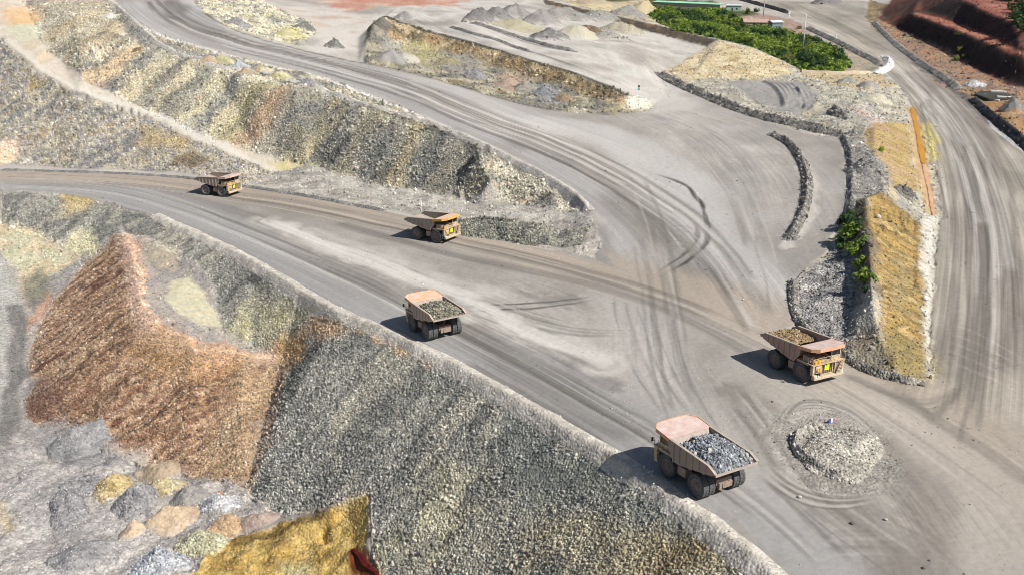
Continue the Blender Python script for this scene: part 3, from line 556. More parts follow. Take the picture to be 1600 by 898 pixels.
paint([(1400,44),(1428,24),(1500,52),(1600,95),(1650,110),(1650,150),(1600,136),(1560,124),(1480,79)], [(50,38,38),(66,46,42),(44,36,36)], ls=10, lt=10, soft=1, warp=.8, op=1)  # lower cut face, turned from the sun: its shade painted into the soil colour
paint([(1448,16),(1500,-4),(1534,16),(1583,38),(1598,72),(1600,80),(1512,40)], [(66,42,42),(54,42,38),(84,50,46)], ls=10, lt=10, soft=1, warp=.8, op=.95)  # upper cut face darkened the same way, shade painted in
paint([(1500,-2),(1532,14),(1583,36),(1600,72),(1700,70),(1700,-20)], [(184,108,84),(160,86,66),(200,130,104)], ls=8, lt=8, soft=1.5, warp=2, op=.9)
# channel shoulder and yellow stain by the road
paint([(1440,195),(1452,190),(1462,210),(1466,250),(1452,250)], [(206,186,60),(214,200,110)], soft=1.5, warp=1.5, op=.8)
paint([(850,0),(900,11),(1020,38),(1124,63),(1105,73),(1020,51),(900,19),(850,7)], [(104,88,66),(76,70,62),(140,112,74)], ls=4, lt=4, soft=.8, warp=.8, rock=.8)
paint([(1420,165),(1432,168),(1446,230),(1462,330),(1450,335),(1436,290),(1426,230)], [(176,140,90),(196,160,110)], ls=4, lt=4, soft=1, warp=.8, rock=0, dens=0)
line([(1255,262),(1270,290),(1268,330),(1250,368),(1235,385)], 1.6, (206,198,186), .8, 90, .3, 5)
# basin ground
paint([(940,-2),(1020,35),(1126,62),(1180,76),(1230,98),(1250,111),(1340,116),(1375,108),(1330,84),(1260,52),(1190,24),(1120,4),(1050,-2)], [(60,76,36),(84,92,46),(104,100,60)], ls=8, lt=8, soft=2, warp=3, rock=.1, grain=.6)
paint([(1150,27),(1190,22),(1235,30),(1275,52),(1240,55),(1200,42),(1165,34)], [(176,150,130),(160,126,110),(186,166,146)], soft=2, warp=2)
paint([(1290,62),(1320,72),(1372,106),(1345,114),(1310,112),(1320,90)], [(170,156,128),(150,140,124),(190,170,130)], soft=3, warp=3)
paint([(870,-2),(1000,-2),(1020,12),(1050,40),(1020,36),(900,10)], [(190,180,140),(206,188,140),(150,146,134),(196,160,110)], ls=6, lt=6, soft=2, warp=2, rock=.4, dens=.3, size=.9)

# ------------------------------------------------------------------ relief
slope_mask = ROCK
gx = fbm(XF/3.2, YF/3.2, 201, 4)-.5
DZ += slope_mask*gx*.75
far = np.clip(np.hypot(XF, YF)/300, .35, 1.6)
DZ += slope_mask*(fbm(XF/(.9*far), YF/(.9*far), 211, 3)-.5)*.34*far
DZ += (1-slope_mask)*(fbm(XF/1.2, YF/1.2, 221, 3)-.5)*.10
# gullies running down the dumps
def gully(cl, ls, lt, amp, seed, pl=None, w=80):
    "shallow rills down the fall line; pl = crest they start from (none: the common fall direction of the dumps)"
    if pl is None:
        ix = np.nonzero(np.isin(CLS, cl))[0]; s = .55*XF[ix]-.84*YF[ix]; t = .84*XF[ix]+.55*YF[ix]; f = 1
    else:
        ix = near(pl, w); ix = ix[np.isin(CLS[ix], cl)]; d, s, t = poly_coords(pl, XF[ix], YF[ix]); f = sstep(.5, 6, d)
    n = fbm(s/ls+.5*WARPX[ix], t/lt, seed, 3)-.5
    DZ[ix] += n*amp*f*sstep(.2, .5, ROCK[ix])
gully((SLOPE_U,), 9, 90, 3.0, 301); gully((SLOPE_G,), 7, 60, .9, 321, r_south, 60); gully((SLOPE_B,), 5, 50, 1.2, 331)
ix = np.nonzero(CLS == SLOPE_G)[0]; d_, _, _ = poly_coords(r_south, XF[ix], YF[ix]); RSZ[ix] *= np.clip(.78+.014*d_, .78, 1.35)
ix = np.nonzero(CLS == FLOOR)[0]; DZ[ix] += (fbm(XF[ix]/5, YF[ix]/5, 341, 5)-.5)*2.6*sstep(.38, .5, (YF[ix] < 172)*1.0)
ix = np.nonzero(CLS == OCHRE)[0]; DZ[ix] += (fbm(XF[ix]/2.4, YF[ix]/2.4, 345, 5)-.5)*1.7
ix = np.nonzero(CLS == CUT)[0]; DZ[ix] += (fbm(XF[ix]/10, YF[ix]/10, 346, 4)-.5)*.9
ix = np.nonzero(CLS == GROUND)[0]; DZ[ix] += (fbm(XF[ix]/7, YF[ix]/7, 347, 4)-.5)*1.2*(ROCK[ix] > .2)
def bump(pl, w, h, seed=1, rough=.3, sm=2, power=1.0):
    pl = smooth_pl(GL(pl), sm); ix = near(pl, w+1)
    d, s, t = poly_coords(pl, XF[ix], YF[ix])
    e = np.clip(1-d/w, 0, 1)**power
    end = sstep(0, w, s)*sstep(0, w, s.max()-s)
    DZ[ix] += h*e*end*(1+rough*2*(fbm(s/3, t/3, seed, 2)-.5))
# ridge noses and scraped furrows
bump([(738,250),(746,272),(756,296),(776,320)], 5, 5.0, 2)
bump([(700,212),(690,240),(680,270)], 6, 2.0, 3); bump([(560,160),(540,200),(500,240)], 6, 2.2, 4)
bump([(250,90),(210,120),(170,145)], 6, 2.5, 5); bump([(190,40),(150,80),(120,105)], 6, 3.0, 6); bump([(330,115),(290,150),(250,170)], 6, 2.5, 7)
for j in range(5):
    bump([(1192+j*9,128+j*1),(1210+j*8,135),(1222+j*7,150),(1226+j*6,168)], 1.3, 1.1, 30+j, .15, 2)
for j in range(4):
    bump([(1243+j*8,142+j*2),(1256+j*7,152),(1258+j*6,172)], 1.2, 1.1, 40+j, .15, 2)
for j in range(3): bump([(1372+j*17,335),(1380+j*17,352),(1388+j*16,365)], .9, .5, 50+j)
for j_ in range(7): bump([(1362+j_*11,318+j_*3),(1372+j_*9,380),(1368+j_*10,450)], 1.0, -.45, 600+j_, .5)
bump([(1205,225),(1240,250),(1262,290),(1258,330)], 1.2, .0, 9)
bump([(498,818),(505,832),(508,850)], 1.3, -1.2, 71, .1)
bump([(1425,160),(1434,200),(1442,250),(1455,300),(1460,340)], 3.0, -.7, 70, 0, 2, .5)
road_ = np.isin(CLS, (ROADL, ROADU, ROADR)).reshape(ZT.shape).astype(float)
w_ = np.clip(blur(road_, 8)*2-1, 0, 1); ZT = ZT*(1-w_)+blur(ZT, 60)*w_
Z = ZT + DZ.reshape(ZT.shape)
Z[:, 0] = ZT[:, 0]; Z[-20:, :] = ZT[-20:, :]
Zf = Z.ravel()
print('fields', round(time.time()-T0, 1))
def gz(x, y): return float(lookup(Z, x, y))

# ------------------------------------------------------------------ materials
def nodes(name):
    m = bpy.data.materials.new(name); m.use_nodes = True; nt = m.node_tree; b = nt.nodes['Principled BSDF']
    b.inputs['Roughness'].default_value = .92; b.inputs['Specular IOR Level'].default_value = .25
    return m, nt, b
def N(nt, t, **k):
    n = nt.nodes.new(t)
    for a, v in k.items():
        if a in n.inputs: n.inputs[a].default_value = v
        else: setattr(n, a, v)
    return n
def mathn(nt, op, a, b=None):
    n = nt.nodes.new('ShaderNodeMath'); n.operation = op
    for i, v in enumerate((a, b)):
        if v is None: continue
        if isinstance(v, (int, float)): n.inputs[i].default_value = v
        else: nt.links.new(v, n.inputs[i])
    return n.outputs[0]
def ground_material(name, scale=1.0, inst=False):
    m, nt, b = nodes(name); ln = nt.links.new
    at = N(nt, 'ShaderNodeAttribute', attribute_name='col'); ar = N(nt, 'ShaderNodeAttribute', attribute_name='rock')
    geo = N(nt, 'ShaderNodeNewGeometry')
    vo = N(nt, 'ShaderNodeTexVoronoi'); vo.inputs['Scale'].default_value = 2.2*scale; ln(geo.outputs['Position'], vo.inputs['Vector'])
    sepv = nt.nodes.new('ShaderNodeSeparateColor'); ln(vo.outputs['Color'], sepv.inputs[0])
    ns = N(nt, 'ShaderNodeTexNoise'); ns.inputs['Scale'].default_value = 1.3; ns.inputs['Detail'].default_value = 6; ln(geo.outputs['Position'], ns.inputs['Vector'])
    nf = N(nt, 'ShaderNodeTexNoise'); nf.inputs['Scale'].default_value = 6; nf.inputs['Detail'].default_value = 3; ln(geo.outputs['Position'], nf.inputs['Vector'])
    # speckle 1 + rock*(cell-.5)*.9
    sp = mathn(nt, 'MULTIPLY', mathn(nt, 'SUBTRACT', sepv.outputs[0], .5), ar.outputs['Fac'])
    sp = mathn(nt, 'MULTIPLY', sp, .95)
    f = mathn(nt, 'ADD', sp, 1.0)
    g = mathn(nt, 'ADD', mathn(nt, 'MULTIPLY', mathn(nt, 'SUBTRACT', ns.outputs[0], .5), .36), 1.0)
    g2 = mathn(nt, 'ADD', mathn(nt, 'MULTIPLY', mathn(nt, 'SUBTRACT', nf.outputs[0], .5), .16), 1.0)
    f = mathn(nt, 'MULTIPLY', mathn(nt, 'MULTIPLY', f, g), g2)
    # traffic streaks, drawn out along each lane
    st = N(nt, 'ShaderNodeAttribute', attribute_name='st'); ss = nt.nodes.new('ShaderNodeSeparateXYZ'); ln(st.outputs['Vector'], ss.inputs[0])
    cx = nt.nodes.new('ShaderNodeCombineXYZ'); ln(ss.outputs[0], cx.inputs[0]); ln(ss.outputs[1], cx.inputs[1])
    s1 = N(nt, 'ShaderNodeTexNoise'); s1.inputs['Scale'].default_value = 1.0; s1.inputs['Detail'].default_value = 5; s1.inputs['Roughness'].default_value = .62; ln(cx.outputs[0], s1.inputs['Vector'])
    m2 = N(nt, 'ShaderNodeVectorMath', operation='MULTIPLY'); m2.inputs[1].default_value = (.7, .22, 1); ln(cx.outputs[0], m2.inputs[0])
    s2 = N(nt, 'ShaderNodeTexNoise'); s2.inputs['Scale'].default_value = 1.0; s2.inputs['Detail'].default_value = 3; ln(m2.outputs[0], s2.inputs['Vector'])
    m3 = N(nt, 'ShaderNodeVectorMath', operation='MULTIPLY'); m3.inputs[1].default_value = (2.5, 3.2, 1); ln(cx.outputs[0], m3.inputs[0])
    s3 = N(nt, 'ShaderNodeTexNoise'); s3.inputs['Scale'].default_value = 1.0; s3.inputs['Detail'].default_value = 2; ln(m3.outputs[0], s3.inputs['Vector'])
    sm = mathn(nt, 'ADD', mathn(nt, 'ADD', mathn(nt, 'SUBTRACT', s1.outputs[0], .5), mathn(nt, 'MULTIPLY', mathn(nt, 'SUBTRACT', s2.outputs[0], .5), 1.1)), mathn(nt, 'MULTIPLY', mathn(nt, 'SUBTRACT', s3.outputs[0], .5), .7))
    sv = mathn(nt, 'MULTIPLY', mathn(nt, 'MULTIPLY', sm, 1.5), ss.outputs[2])
    f = mathn(nt, 'MULTIPLY', f, mathn(nt, 'ADD', sv, 1.0))
    vm = N(nt, 'ShaderNodeVectorMath', operation='SCALE'); ln(at.outputs['Color'], vm.inputs[0]); ln(f, vm.inputs['Scale'])
    ln(vm.outputs[0], b.inputs['Base Color'])
    h = mathn(nt, 'ADD', mathn(nt, 'MULTIPLY', mathn(nt, 'MULTIPLY', vo.outputs['Distance'], -1.1), ar.outputs['Fac']), mathn(nt, 'MULTIPLY', nf.outputs[0], .12))
    bp = N(nt, 'ShaderNodeBump'); bp.inputs['Strength'].default_value = 1.0; bp.inputs['Distance'].default_value = .30; ln(h, bp.inputs['Height']); ln(bp.outputs[0], b.inputs['Normal'])
    return m
M_GROUND = ground_material('ground_dust_and_rock')
def rock_material():
    m, nt, b = nodes('loose_rock'); ln = nt.links.new
    at = N(nt, 'ShaderNodeAttribute', attribute_name='col'); at.attribute_type = 'INSTANCER'
    geo = N(nt, 'ShaderNodeNewGeometry'); ns = N(nt, 'ShaderNodeTexNoise'); ns.inputs['Scale'].default_value = 5; ln(geo.outputs['Position'], ns.inputs['Vector'])
    g = mathn(nt, 'ADD', mathn(nt, 'MULTIPLY', ns.outputs[0], .5), .75)
    vm = N(nt, 'ShaderNodeVectorMath', operation='SCALE'); ln(at.outputs['Color'], vm.inputs[0]); ln(g, vm.inputs['Scale']); ln(vm.outputs[0], b.inputs['Base Color'])
    return m
M_ROCK = rock_material()
def simple(name, col, rough=.8, noise=.3, col2=None, scale=2.0, metal=0, spec=.3, bump=0):
    m, nt, b = nodes(name); ln = nt.links.new
    b.inputs['Roughness'].default_value = rough; b.inputs['Metallic'].default_value = metal; b.inputs['Specular IOR Level'].default_value = spec
    tc = N(nt, 'ShaderNodeTexCoord'); ns = N(nt, 'ShaderNodeTexNoise'); ns.inputs['Scale'].default_value = scale; ns.inputs['Detail'].default_value = 5; ns.inputs['Roughness'].default_value = .65
    ln(tc.outputs['Object'], ns.inputs['Vector'])
    mx = N(nt, 'ShaderNodeMix', data_type='RGBA')
    c1 = np.array(col, float); c2 = np.array(col2 if col2 is not None else c1*(1-noise), float)
    mx.inputs['A'].default_value = (*c1, 1); mx.inputs['B'].default_value = (*c2, 1)
    mr = N(nt, 'ShaderNodeMapRange'); mr.inputs['From Min'].default_value = .36; mr.inputs['From Max'].default_value = .64; ln(ns.outputs[0], mr.inputs['Value'])
    ln(mr.outputs[0], mx.inputs['Factor']); ln(mx.outputs['Result'], b.inputs['Base Color'])
    if bump:
        bp = N(nt, 'ShaderNodeBump'); bp.inputs['Distance'].default_value = bump; ln(ns.outputs[0], bp.inputs['Height']); ln(bp.outputs[0], b.inputs['Normal'])
    return m

# ------------------------------------------------------------------ terrain objects, one per piece of the setting
idx = np.arange(NA*NQ).reshape(NQ, NA)
f0 = np.stack([idx[:-1, :-1], idx[1:, :-1], idx[1:, 1:], idx[:-1, 1:]], -1).reshape(-1, 4)[:, ::-1]
f0 = f0[:, [0, 1, 2, 3]]
# normals of the height field
co = np.stack([XF, YF, Zf], -1).reshape(NQ, NA, 3)
du = np.gradient(co, axis=1); dv = np.gradient(co, axis=0)
nr = np.cross(du, dv); nr /= np.linalg.norm(nr, axis=-1, keepdims=True)+1e-12
nr[nr[..., 2] < 0] *= -1; nr = nr.reshape(-1, 3); cof = co.reshape(-1, 3)
def mesh_np(name, v, f, mat, attrs=None, normals=None, smooth=True):
    me = bpy.data.meshes.new(name)
    me.vertices.add(len(v)); me.vertices.foreach_set('co', np.asarray(v, np.float32).ravel())
    k = f.shape[1]
    me.loops.add(f.size); me.loops.foreach_set('vertex_index', f.astype(np.int32).ravel())
    me.polygons.add(len(f)); me.polygons.foreach_set('loop_start', (np.arange(len(f))*k).astype(np.int32))
    me.polygons.foreach_set('use_smooth', np.full(len(f), smooth))
    me.update(calc_edges=True)
    for nm, a in (attrs or {}).items():
        if a.ndim == 2:
            at = me.attributes.new(nm, 'FLOAT_COLOR', 'POINT'); at.data.foreach_set('color', np.concatenate([a, np.ones((len(a), 1))], 1).astype(np.float32).ravel())
        else:
            at = me.attributes.new(nm, 'FLOAT', 'POINT'); at.data.foreach_set('value', a.astype(np.float32))
    if normals is not None: me.normals_split_custom_set_from_vertices(normals.astype(np.float32))
    if mat: me.materials.append(mat)
    return me
def obj(name, me, parent=None, loc=None):
    o = bpy.data.objects.new(name, me); COL.objects.link(o)
    if parent: o.parent = parent
    if loc is not None: o.location = loc
    return o
# the dumps are steep and turned from the sun: the stone itself is paler than it looks
for c_, g_ in ((SLOPE_G, 1.62), (SLOPE_U, 1.36), (SLOPE_B, 1.12), (ROADL, .91), (ROADU, .93), (ROADR, .9), (YARD, .93), (MOUND, .82), (OCHRE, .95), (CUT, .8)):
    C[CLS == c_] *= 1+(g_-1)*(sstep(.35, .7, ROCK[CLS == c_])[:, None] if g_ > 1 else 1)
C[CLS == SLOPE_G] *= np.array([1.06, 1.0, .94]); C[CLS == SLOPE_B] *= np.array([1.02, 1.0, .98])
C[:] = np.clip(C, .01, .85)
fc = CLS[f0[:, 0]]
for c, nm in NAMES.items():
    ff = f0[fc == c]
    if len(ff) == 0: continue
    u, inv = np.unique(ff.ravel(), return_inverse=True)
    me = mesh_np(nm, cof[u], inv.reshape(-1, 4), M_GROUND, {'col': C[u], 'rock': ROCK[u], 'st': np.stack([STS[u], STT[u], np.clip(STA[u], 0, 1)], 1)}, nr[u])
    tag(obj(nm, me), kind='structure')
# the ground goes on to both sides of the surveyed fan and towards the viewer
def apron(side):
    c_ = 0 if side < 0 else NA-1; rows = list(range(0, NQ, 6))+[NQ-1]; v = []; cl = []
    for r_ in rows:
        x_, y_, z_ = co[r_, c_]; 
        for k_, e_ in enumerate((0, 15, 60, 250, 1500)): v.append((x_+side*e_*(1+y_/400), y_, z_-.02*(k_ > 0)+0*e_)); cl.append(C[r_*NA+c_])
    x_, y_, z_ = co[0, c_]
    id_ = np.arange(len(v)).reshape(-1, 5); f_ = np.stack([id_[:-1, :-1], id_[:-1, 1:], id_[1:, 1:], id_[1:, :-1]], -1).reshape(-1, 4)
    if side < 0: f_ = f_[:, ::-1]
    cc = np.array(cl); cc = cc*.5+cc.mean(0)*.5
    tag(obj('outer_ground', mesh_np('outer_ground', np.array(v, float), f_, M_GROUND, {'col': cc, 'rock': np.full(len(v), .3), 'st': np.zeros((len(v), 3))})), kind='structure')
apron(-1); apron(1)
xs_ = np.concatenate([[-400], co[0, ::30, 0], [co[0, -1, 0], 400]]); zs_ = np.concatenate([[co[0, 0, 2]], co[0, ::30, 2], [co[0, -1, 2]]*2])
v = [(x_, co[0, 0, 1]*1.0, z_-.03) for x_, z_ in zip(xs_, zs_)]+[(x_, -200, z_) for x_, z_ in zip(xs_, zs_)]; n_ = len(xs_)
tag(obj('outer_ground', mesh_np('outer_ground', np.array(v, float), np.array([(n_+i, n_+i+1, i+1, i) for i in range(n_-1)]), M_GROUND, {'col': np.full((2*n_, 3), .3), 'rock': np.full(2*n_, .5), 'st': np.zeros((2*n_, 3))})), kind='structure')
print('terrain', round(time.time()-T0, 1))

# ------------------------------------------------------------------ loose rock: one instanced object per slope
def rock_mesh(seed, sub=1):
    bm = bmesh.new(); bmesh.ops.create_icosphere(bm, subdivisions=sub, radius=.5); rnd = random.Random(seed)
    for v in bm.verts: v.co *= rnd.uniform(.72, 1.18)
    s = (rnd.uniform(.8, 1.2), rnd.uniform(.6, 1), rnd.uniform(.5, .8))
    for v in bm.verts: v.co = Vector((v.co.x*s[0], v.co.y*s[1], v.co.z*s[2]))
    me = bpy.data.meshes.new('rock_shape'); bm.to_mesh(me); bm.free(); me.materials.append(M_ROCK); return me
ROCKS = [obj('rock_shape', rock_mesh(i)) for i in range(4)]
rock_col = bpy.data.collections.new('rock_shapes')
for o in ROCKS: COL.objects.unlink(o); rock_col.objects.link(o)
def scatter_nodes(coll):
    ng = bpy.data.node_groups.new('scatter', 'GeometryNodeTree')
    ng.interface.new_socket('Geometry', in_out='INPUT', socket_type='NodeSocketGeometry'); ng.interface.new_socket('Geometry', in_out='OUTPUT', socket_type='NodeSocketGeometry')
    nn = ng.nodes; ln = ng.links.new
    gi = nn.new('NodeGroupInput'); go = nn.new('NodeGroupOutput')
    ci = nn.new('GeometryNodeCollectionInfo'); ci.inputs['Collection'].default_value = coll; ci.inputs['Separate Children'].default_value = True; ci.inputs['Reset Children'].default_value = True
    ip = nn.new('GeometryNodeInstanceOnPoints'); ip.inputs['Pick Instance'].default_value = True
    rv = nn.new('FunctionNodeRandomValue'); rv.data_type = 'FLOAT_VECTOR'; rv.inputs['Max'].default_value = (6.28, 6.28, 6.28)
    na = nn.new('GeometryNodeInputNamedAttribute'); na.data_type = 'FLOAT'; na.inputs['Name'].default_value = 'size'
    mp = nn.new('GeometryNodeMeshToPoints')
    ln(gi.outputs[0], mp.inputs['Mesh']); ln(mp.outputs[0], ip.inputs['Points']); ln(ci.outputs[0], ip.inputs['Instance']); ln(rv.outputs[0], ip.inputs['Rotation']); ln(na.outputs['Attribute'], ip.inputs['Scale'])
    ln(ip.outputs[0], go.inputs[0])
    return ng
NG_ROCK = scatter_nodes(rock_col)
rng = np.random.default_rng(7)
def scatter(name, pts, size, col, ng=None, **t):
    me = bpy.data.meshes.new(name); me.vertices.add(len(pts)); me.vertices.foreach_set('co', pts.astype(np.float32).ravel())
    a = me.attributes.new('size', 'FLOAT', 'POINT'); a.data.foreach_set('value', size.astype(np.float32))
    a = me.attributes.new('col', 'FLOAT_COLOR', 'POINT'); a.data.foreach_set('color', np.concatenate([col, np.ones((len(col), 1))], 1).astype(np.float32).ravel())
    o = obj(name, me); md = o.modifiers.new('scatter', 'NODES'); md.node_group = ng or NG_ROCK
    return o
area = np.linalg.norm(np.cross(du.reshape(-1, 3), dv.reshape(-1, 3)), axis=1)
def rocks_for(cl, name, cover, label):
    ok = np.isin(CLS, cl) & (DENS > .02) & (YF < 620) & (np.abs(XF/YF) < .6)
    ix = np.nonzero(ok)[0]
    lam = np.clip(DENS[ix]*cover*area[ix]/(RSZ[ix]**2), 0, 3)
    # clusters: rubble is not even
    lam *= .6+.8*contrast(fbm(XF[ix]/3, YF[ix]/3, 505, 3), 2.2)
    k = rng.poisson(lam); ids = np.repeat(ix, k); n = len(ids)
    p = cof[ids].copy()
    p += du.reshape(-1, 3)[ids]*rng.uniform(-.5, .5, (n, 1))+dv.reshape(-1, 3)[ids]*rng.uniform(-.5, .5, (n, 1))
    s = RSZ[ids]*np.clip(rng.lognormal(-.15, .42, n), .4, 2.6)
    p[:, 2] += s*rng.uniform(.0, .22, n)
    br = np.clip(rng.lognormal(.08, .42, n), .35, 1.7)[:, None]
    c = np.clip(C[ids]*br, 0.02, .8)
    g = c.mean(1, keepdims=True); c = c*.7+g*.3
    tag(scatter(name, p, s, c), kind='stuff', label=label)
    print(name, n)
rocks_for((SLOPE_G,), 'slope_rubble', 1.0, 'loose dark grey broken rock covering the slope below the haul road')
rocks_for((SLOPE_B,), 'spur_rubble', .8, 'small brown stones covering the brown spur')
rocks_for((SLOPE_U,), 'dump_rubble', .8, 'grey and tan broken rock on the upper dump slopes')
rd_ = np.isin(CLS, (ROADL, ROADU, ROADR, YARD)) & (YF < 420); DENS[rd_] = .0035+.02*(fbm(XF[rd_]/5, YF[rd_]/5, 808, 3) > .62); RSZ[rd_] = .13+.00035*YF[rd_]; DENS[GRAVEL[0]] = np.maximum(DENS[GRAVEL[0]], .07*GRAVEL[1])
rocks_for((ROADL, ROADU, ROADR, YARD), 'road_stones', .8, 'small loose stones scattered on the roads and the junction')
rocks_for((GROUND, MOUND, CUT, FLOOR, PATH, OCHRE), 'scattered_rubble', .4, 'loose stones scattered over rough ground')
# ------------------------------------------------------------------ shape helper: collects solids into one mesh
class MB:
    def __init__(s): s.v = []; s.f = []
    def add(s, vs, fs):
        k = len(s.v); s.v += [tuple(v) for v in vs]; s.f += [tuple(i+k for i in f) for f in fs]; return s
    def box(s, x0, x1, y0, y1, z0, z1, rot=None, at=(0, 0, 0)):
        vs = [Vector((x, y, z)) for x in (x0, x1) for y in (y0, y1) for z in (z0, z1)]
        if rot is not None: vs = [rot @ v for v in vs]
        vs = [v+Vector(at) for v in vs]
        return s.add(vs, [(0, 1, 3, 2), (4, 6, 7, 5), (0, 4, 5, 1), (2, 3, 7, 6), (0, 2, 6, 4), (1, 5, 7, 3)])
    def prism(s, prof, y0, y1):            # profile in x, z
        n = len(prof); vs = [(x, y0, z) for x, z in prof]+[(x, y1, z) for x, z in prof]
        return s.add(vs, [tuple(range(n)), tuple(range(2*n-1, n-1, -1))]+[(i, i+n, (i+1) % n+n, (i+1) % n) for i in range(n)])
    def plan(s, pts, z0, z1):              # outline in x, y; z0/z1 numbers or functions of x
        n = len(pts); a = z0 if callable(z0) else (lambda x: z0); b = z1 if callable(z1) else (lambda x: z1)
        vs = [(x, y, a(x)) for x, y in pts]+[(x, y, b(x)) for x, y in pts]
        return s.add(vs, [tuple(range(n)), tuple(range(2*n-1, n-1, -1))]+[(i, i+n, (i+1) % n+n, (i+1) % n) for i in range(n)])
    def cyl(s, p0, p1, r0, r1=None, n=12):
        r1 = r0 if r1 is None else r1; p0 = Vector(p0); p1 = Vector(p1); d = (p1-p0).normalized()
        u = d.orthogonal().normalized(); w = d.cross(u); vs = []
        for p, r in ((p0, r0), (p1, r1)):
            for i in range(n):
                a = 2*math.pi*i/n; vs.append(p+(u*math.cos(a)+w*math.sin(a))*r)
        return s.add(vs, [tuple(range(n))[::-1], tuple(range(n, 2*n))]+[(i, (i+1) % n, (i+1) % n+n, i+n) for i in range(n)])
    def lathe(s, prof, n=32):              # profile (y, r) turned round the y axis, closed ring
        k = len(prof); vs = [(r*math.cos(2*math.pi*i/n), y, r*math.sin(2*math.pi*i/n)) for i in range(n) for y, r in prof]
        return s.add(vs, [(i*k+j, i*k+(j+1) % k, ((i+1) % n)*k+(j+1) % k, ((i+1) % n)*k+j) for i in range(n) for j in range(k)])
    def mesh(s, name, mat, smooth=False):
        me = bpy.data.meshes.new(name); me.from_pydata(s.v, [], s.f); me.materials.append(mat)
        bm = bmesh.new(); bm.from_mesh(me); bmesh.ops.recalc_face_normals(bm, faces=bm.faces); bm.to_mesh(me); bm.free()
        if smooth: me.polygons.foreach_set('use_smooth', [True]*len(me.polygons))
        return me
    def build(s, name, mat, parent=None, smooth=False, bevel=0):
        o = obj(name, s.mesh(name, mat, smooth), parent)
        if bevel: md = o.modifiers.new('bevel', 'BEVEL'); md.width = bevel; md.segments = 1; md.limit_method = 'ANGLE'
        return o
def empty(name, loc=(0, 0, 0), rz=0, label=None, cat=None, group=None):
    o = bpy.data.objects.new(name, None); COL.objects.link(o); o.location = loc; o.rotation_euler = (0, 0, rz); o.empty_display_size = 1
    return tag(o, label, cat, group)
def copy_tree(o, parent=None):
    c = o.copy(); COL.objects.link(c); c.parent = parent
    for ch in o.children: copy_tree(ch, c)
    return c

# ------------------------------------------------------------------ trucks
P_ROSE = simple('dusty_rose_paint', (.47, .33, .29), .75, col2=(.56, .46, .41), scale=.9)
P_ORANGE = simple('worn_orange_paint', (.62, .27, .12), .7, col2=(.56, .40, .31), scale=1.1)
P_SIDE = simple('dusty_brown_paint', (.37, .27, .21), .8, col2=(.29, .25, .22), scale=1.0)
P_BED = simple('scoured_bed_steel', (.42, .36, .30), .8, col2=(.30, .25, .22), scale=1.4)
P_CREAM = simple('dusty_cream_paint', (.66, .52, .33), .7, col2=(.30, .22, .14), scale=3.5)
P_DARK = simple('dark_machinery', (.03, .032, .035), .6, col2=(.10, .085, .07), scale=3)
P_FRAME = simple('dusty_frame_steel', (.22, .16, .13), .8, col2=(.30, .24, .2), scale=2)
P_TYRE = simple('tyre_rubber', (.055, .06, .068), .85, col2=(.11, .11, .11), scale=2.5)
P_RIM = simple('dusty_rim', (.17, .15, .145), .8, col2=(.24, .18, .16), scale=4)
P_HUB = simple('brown_hub', (.21, .15, .13), .8, col2=(.16, .14, .13), scale=4)
P_GLASS = simple('cab_glass', (.02, .03, .04), .15, col2=(.03, .045, .06), scale=1, spec=.6)
P_LIME = simple('lime_panel', (.62, .80, .02), .5, col2=(.55, .7, .03), scale=2)
P_LAMP = simple('lamp_lens', (.75, .73, .66), .3, col2=(.6, .6, .55), scale=3)
P_RAIL = simple('rail_paint', (.55, .47, .33), .6, col2=(.4, .33, .25), scale=3)
P_YEL = simple('yellow_edge_paint', (.72, .40, .05), .6, col2=(.6, .33, .12), scale=1.5)
RT = 1.52
def tyre_mb(w):
    m = MB(); h = w/2
    m.lathe([(-h*.82, RT*.62), (-h, RT*.74), (-h, RT*.9), (-h*.86, RT*.985), (h*.86, RT*.985), (h, RT*.9), (h, RT*.74), (h*.82, RT*.62)], 36)
    for i in range(30):                    # tread lugs, left and right halves staggered
        for sd in (-1, 1):
            a = 2*math.pi*(i+(.5 if sd > 0 else 0))/30; rot = Matrix.Rotation(-a, 3, 'Y')
            m.box(RT*.96, RT*1.02, min(sd*.05, sd*h*.95), max(sd*.05, sd*h*.95), -.085, .085, rot)
    return m
def rim_mb(w, sd):
    m = MB(); h = w/2*sd
    m.lathe([(-h*.7, RT*.1), (-h*.7, RT*.60), (h*.78, RT*.63), (h*.84, RT*.58), (h*.35, RT*.50), (h*.3, RT*.1)], 28); return m
def hub_mb(w, sd):
    m = MB(); h = w/2*sd; m.cyl((0, h*.2, 0), (0, h*.62, 0), RT*.32, RT*.26, 20); m.cyl((0, h*.6, 0), (0, h*.82, 0), RT*.15, RT*.12, 14)
    for i in range(10):
        a = i*math.pi/5; m.cyl((RT*.42*math.cos(a), h*.3, RT*.42*math.sin(a)), (RT*.42*math.cos(a), h*.42, RT*.42*math.sin(a)), .045, n=6)
    return m
WF, WR = .92, .86
ME_TF = tyre_mb(WF).mesh('tyre', P_TYRE); ME_TR = tyre_mb(WR).mesh('tyre', P_TYRE)
ME_RIM = {(w, s): rim_mb(w, s).mesh('rim', P_RIM) for w in (WF, WR) for s in (-1, 1)}
ME_HUB = {(w, s): hub_mb(w, s).mesh('hub', P_HUB) for w in (WF, WR) for s in (-1, 1)}
AXF, AXR = 3.1, -2.6
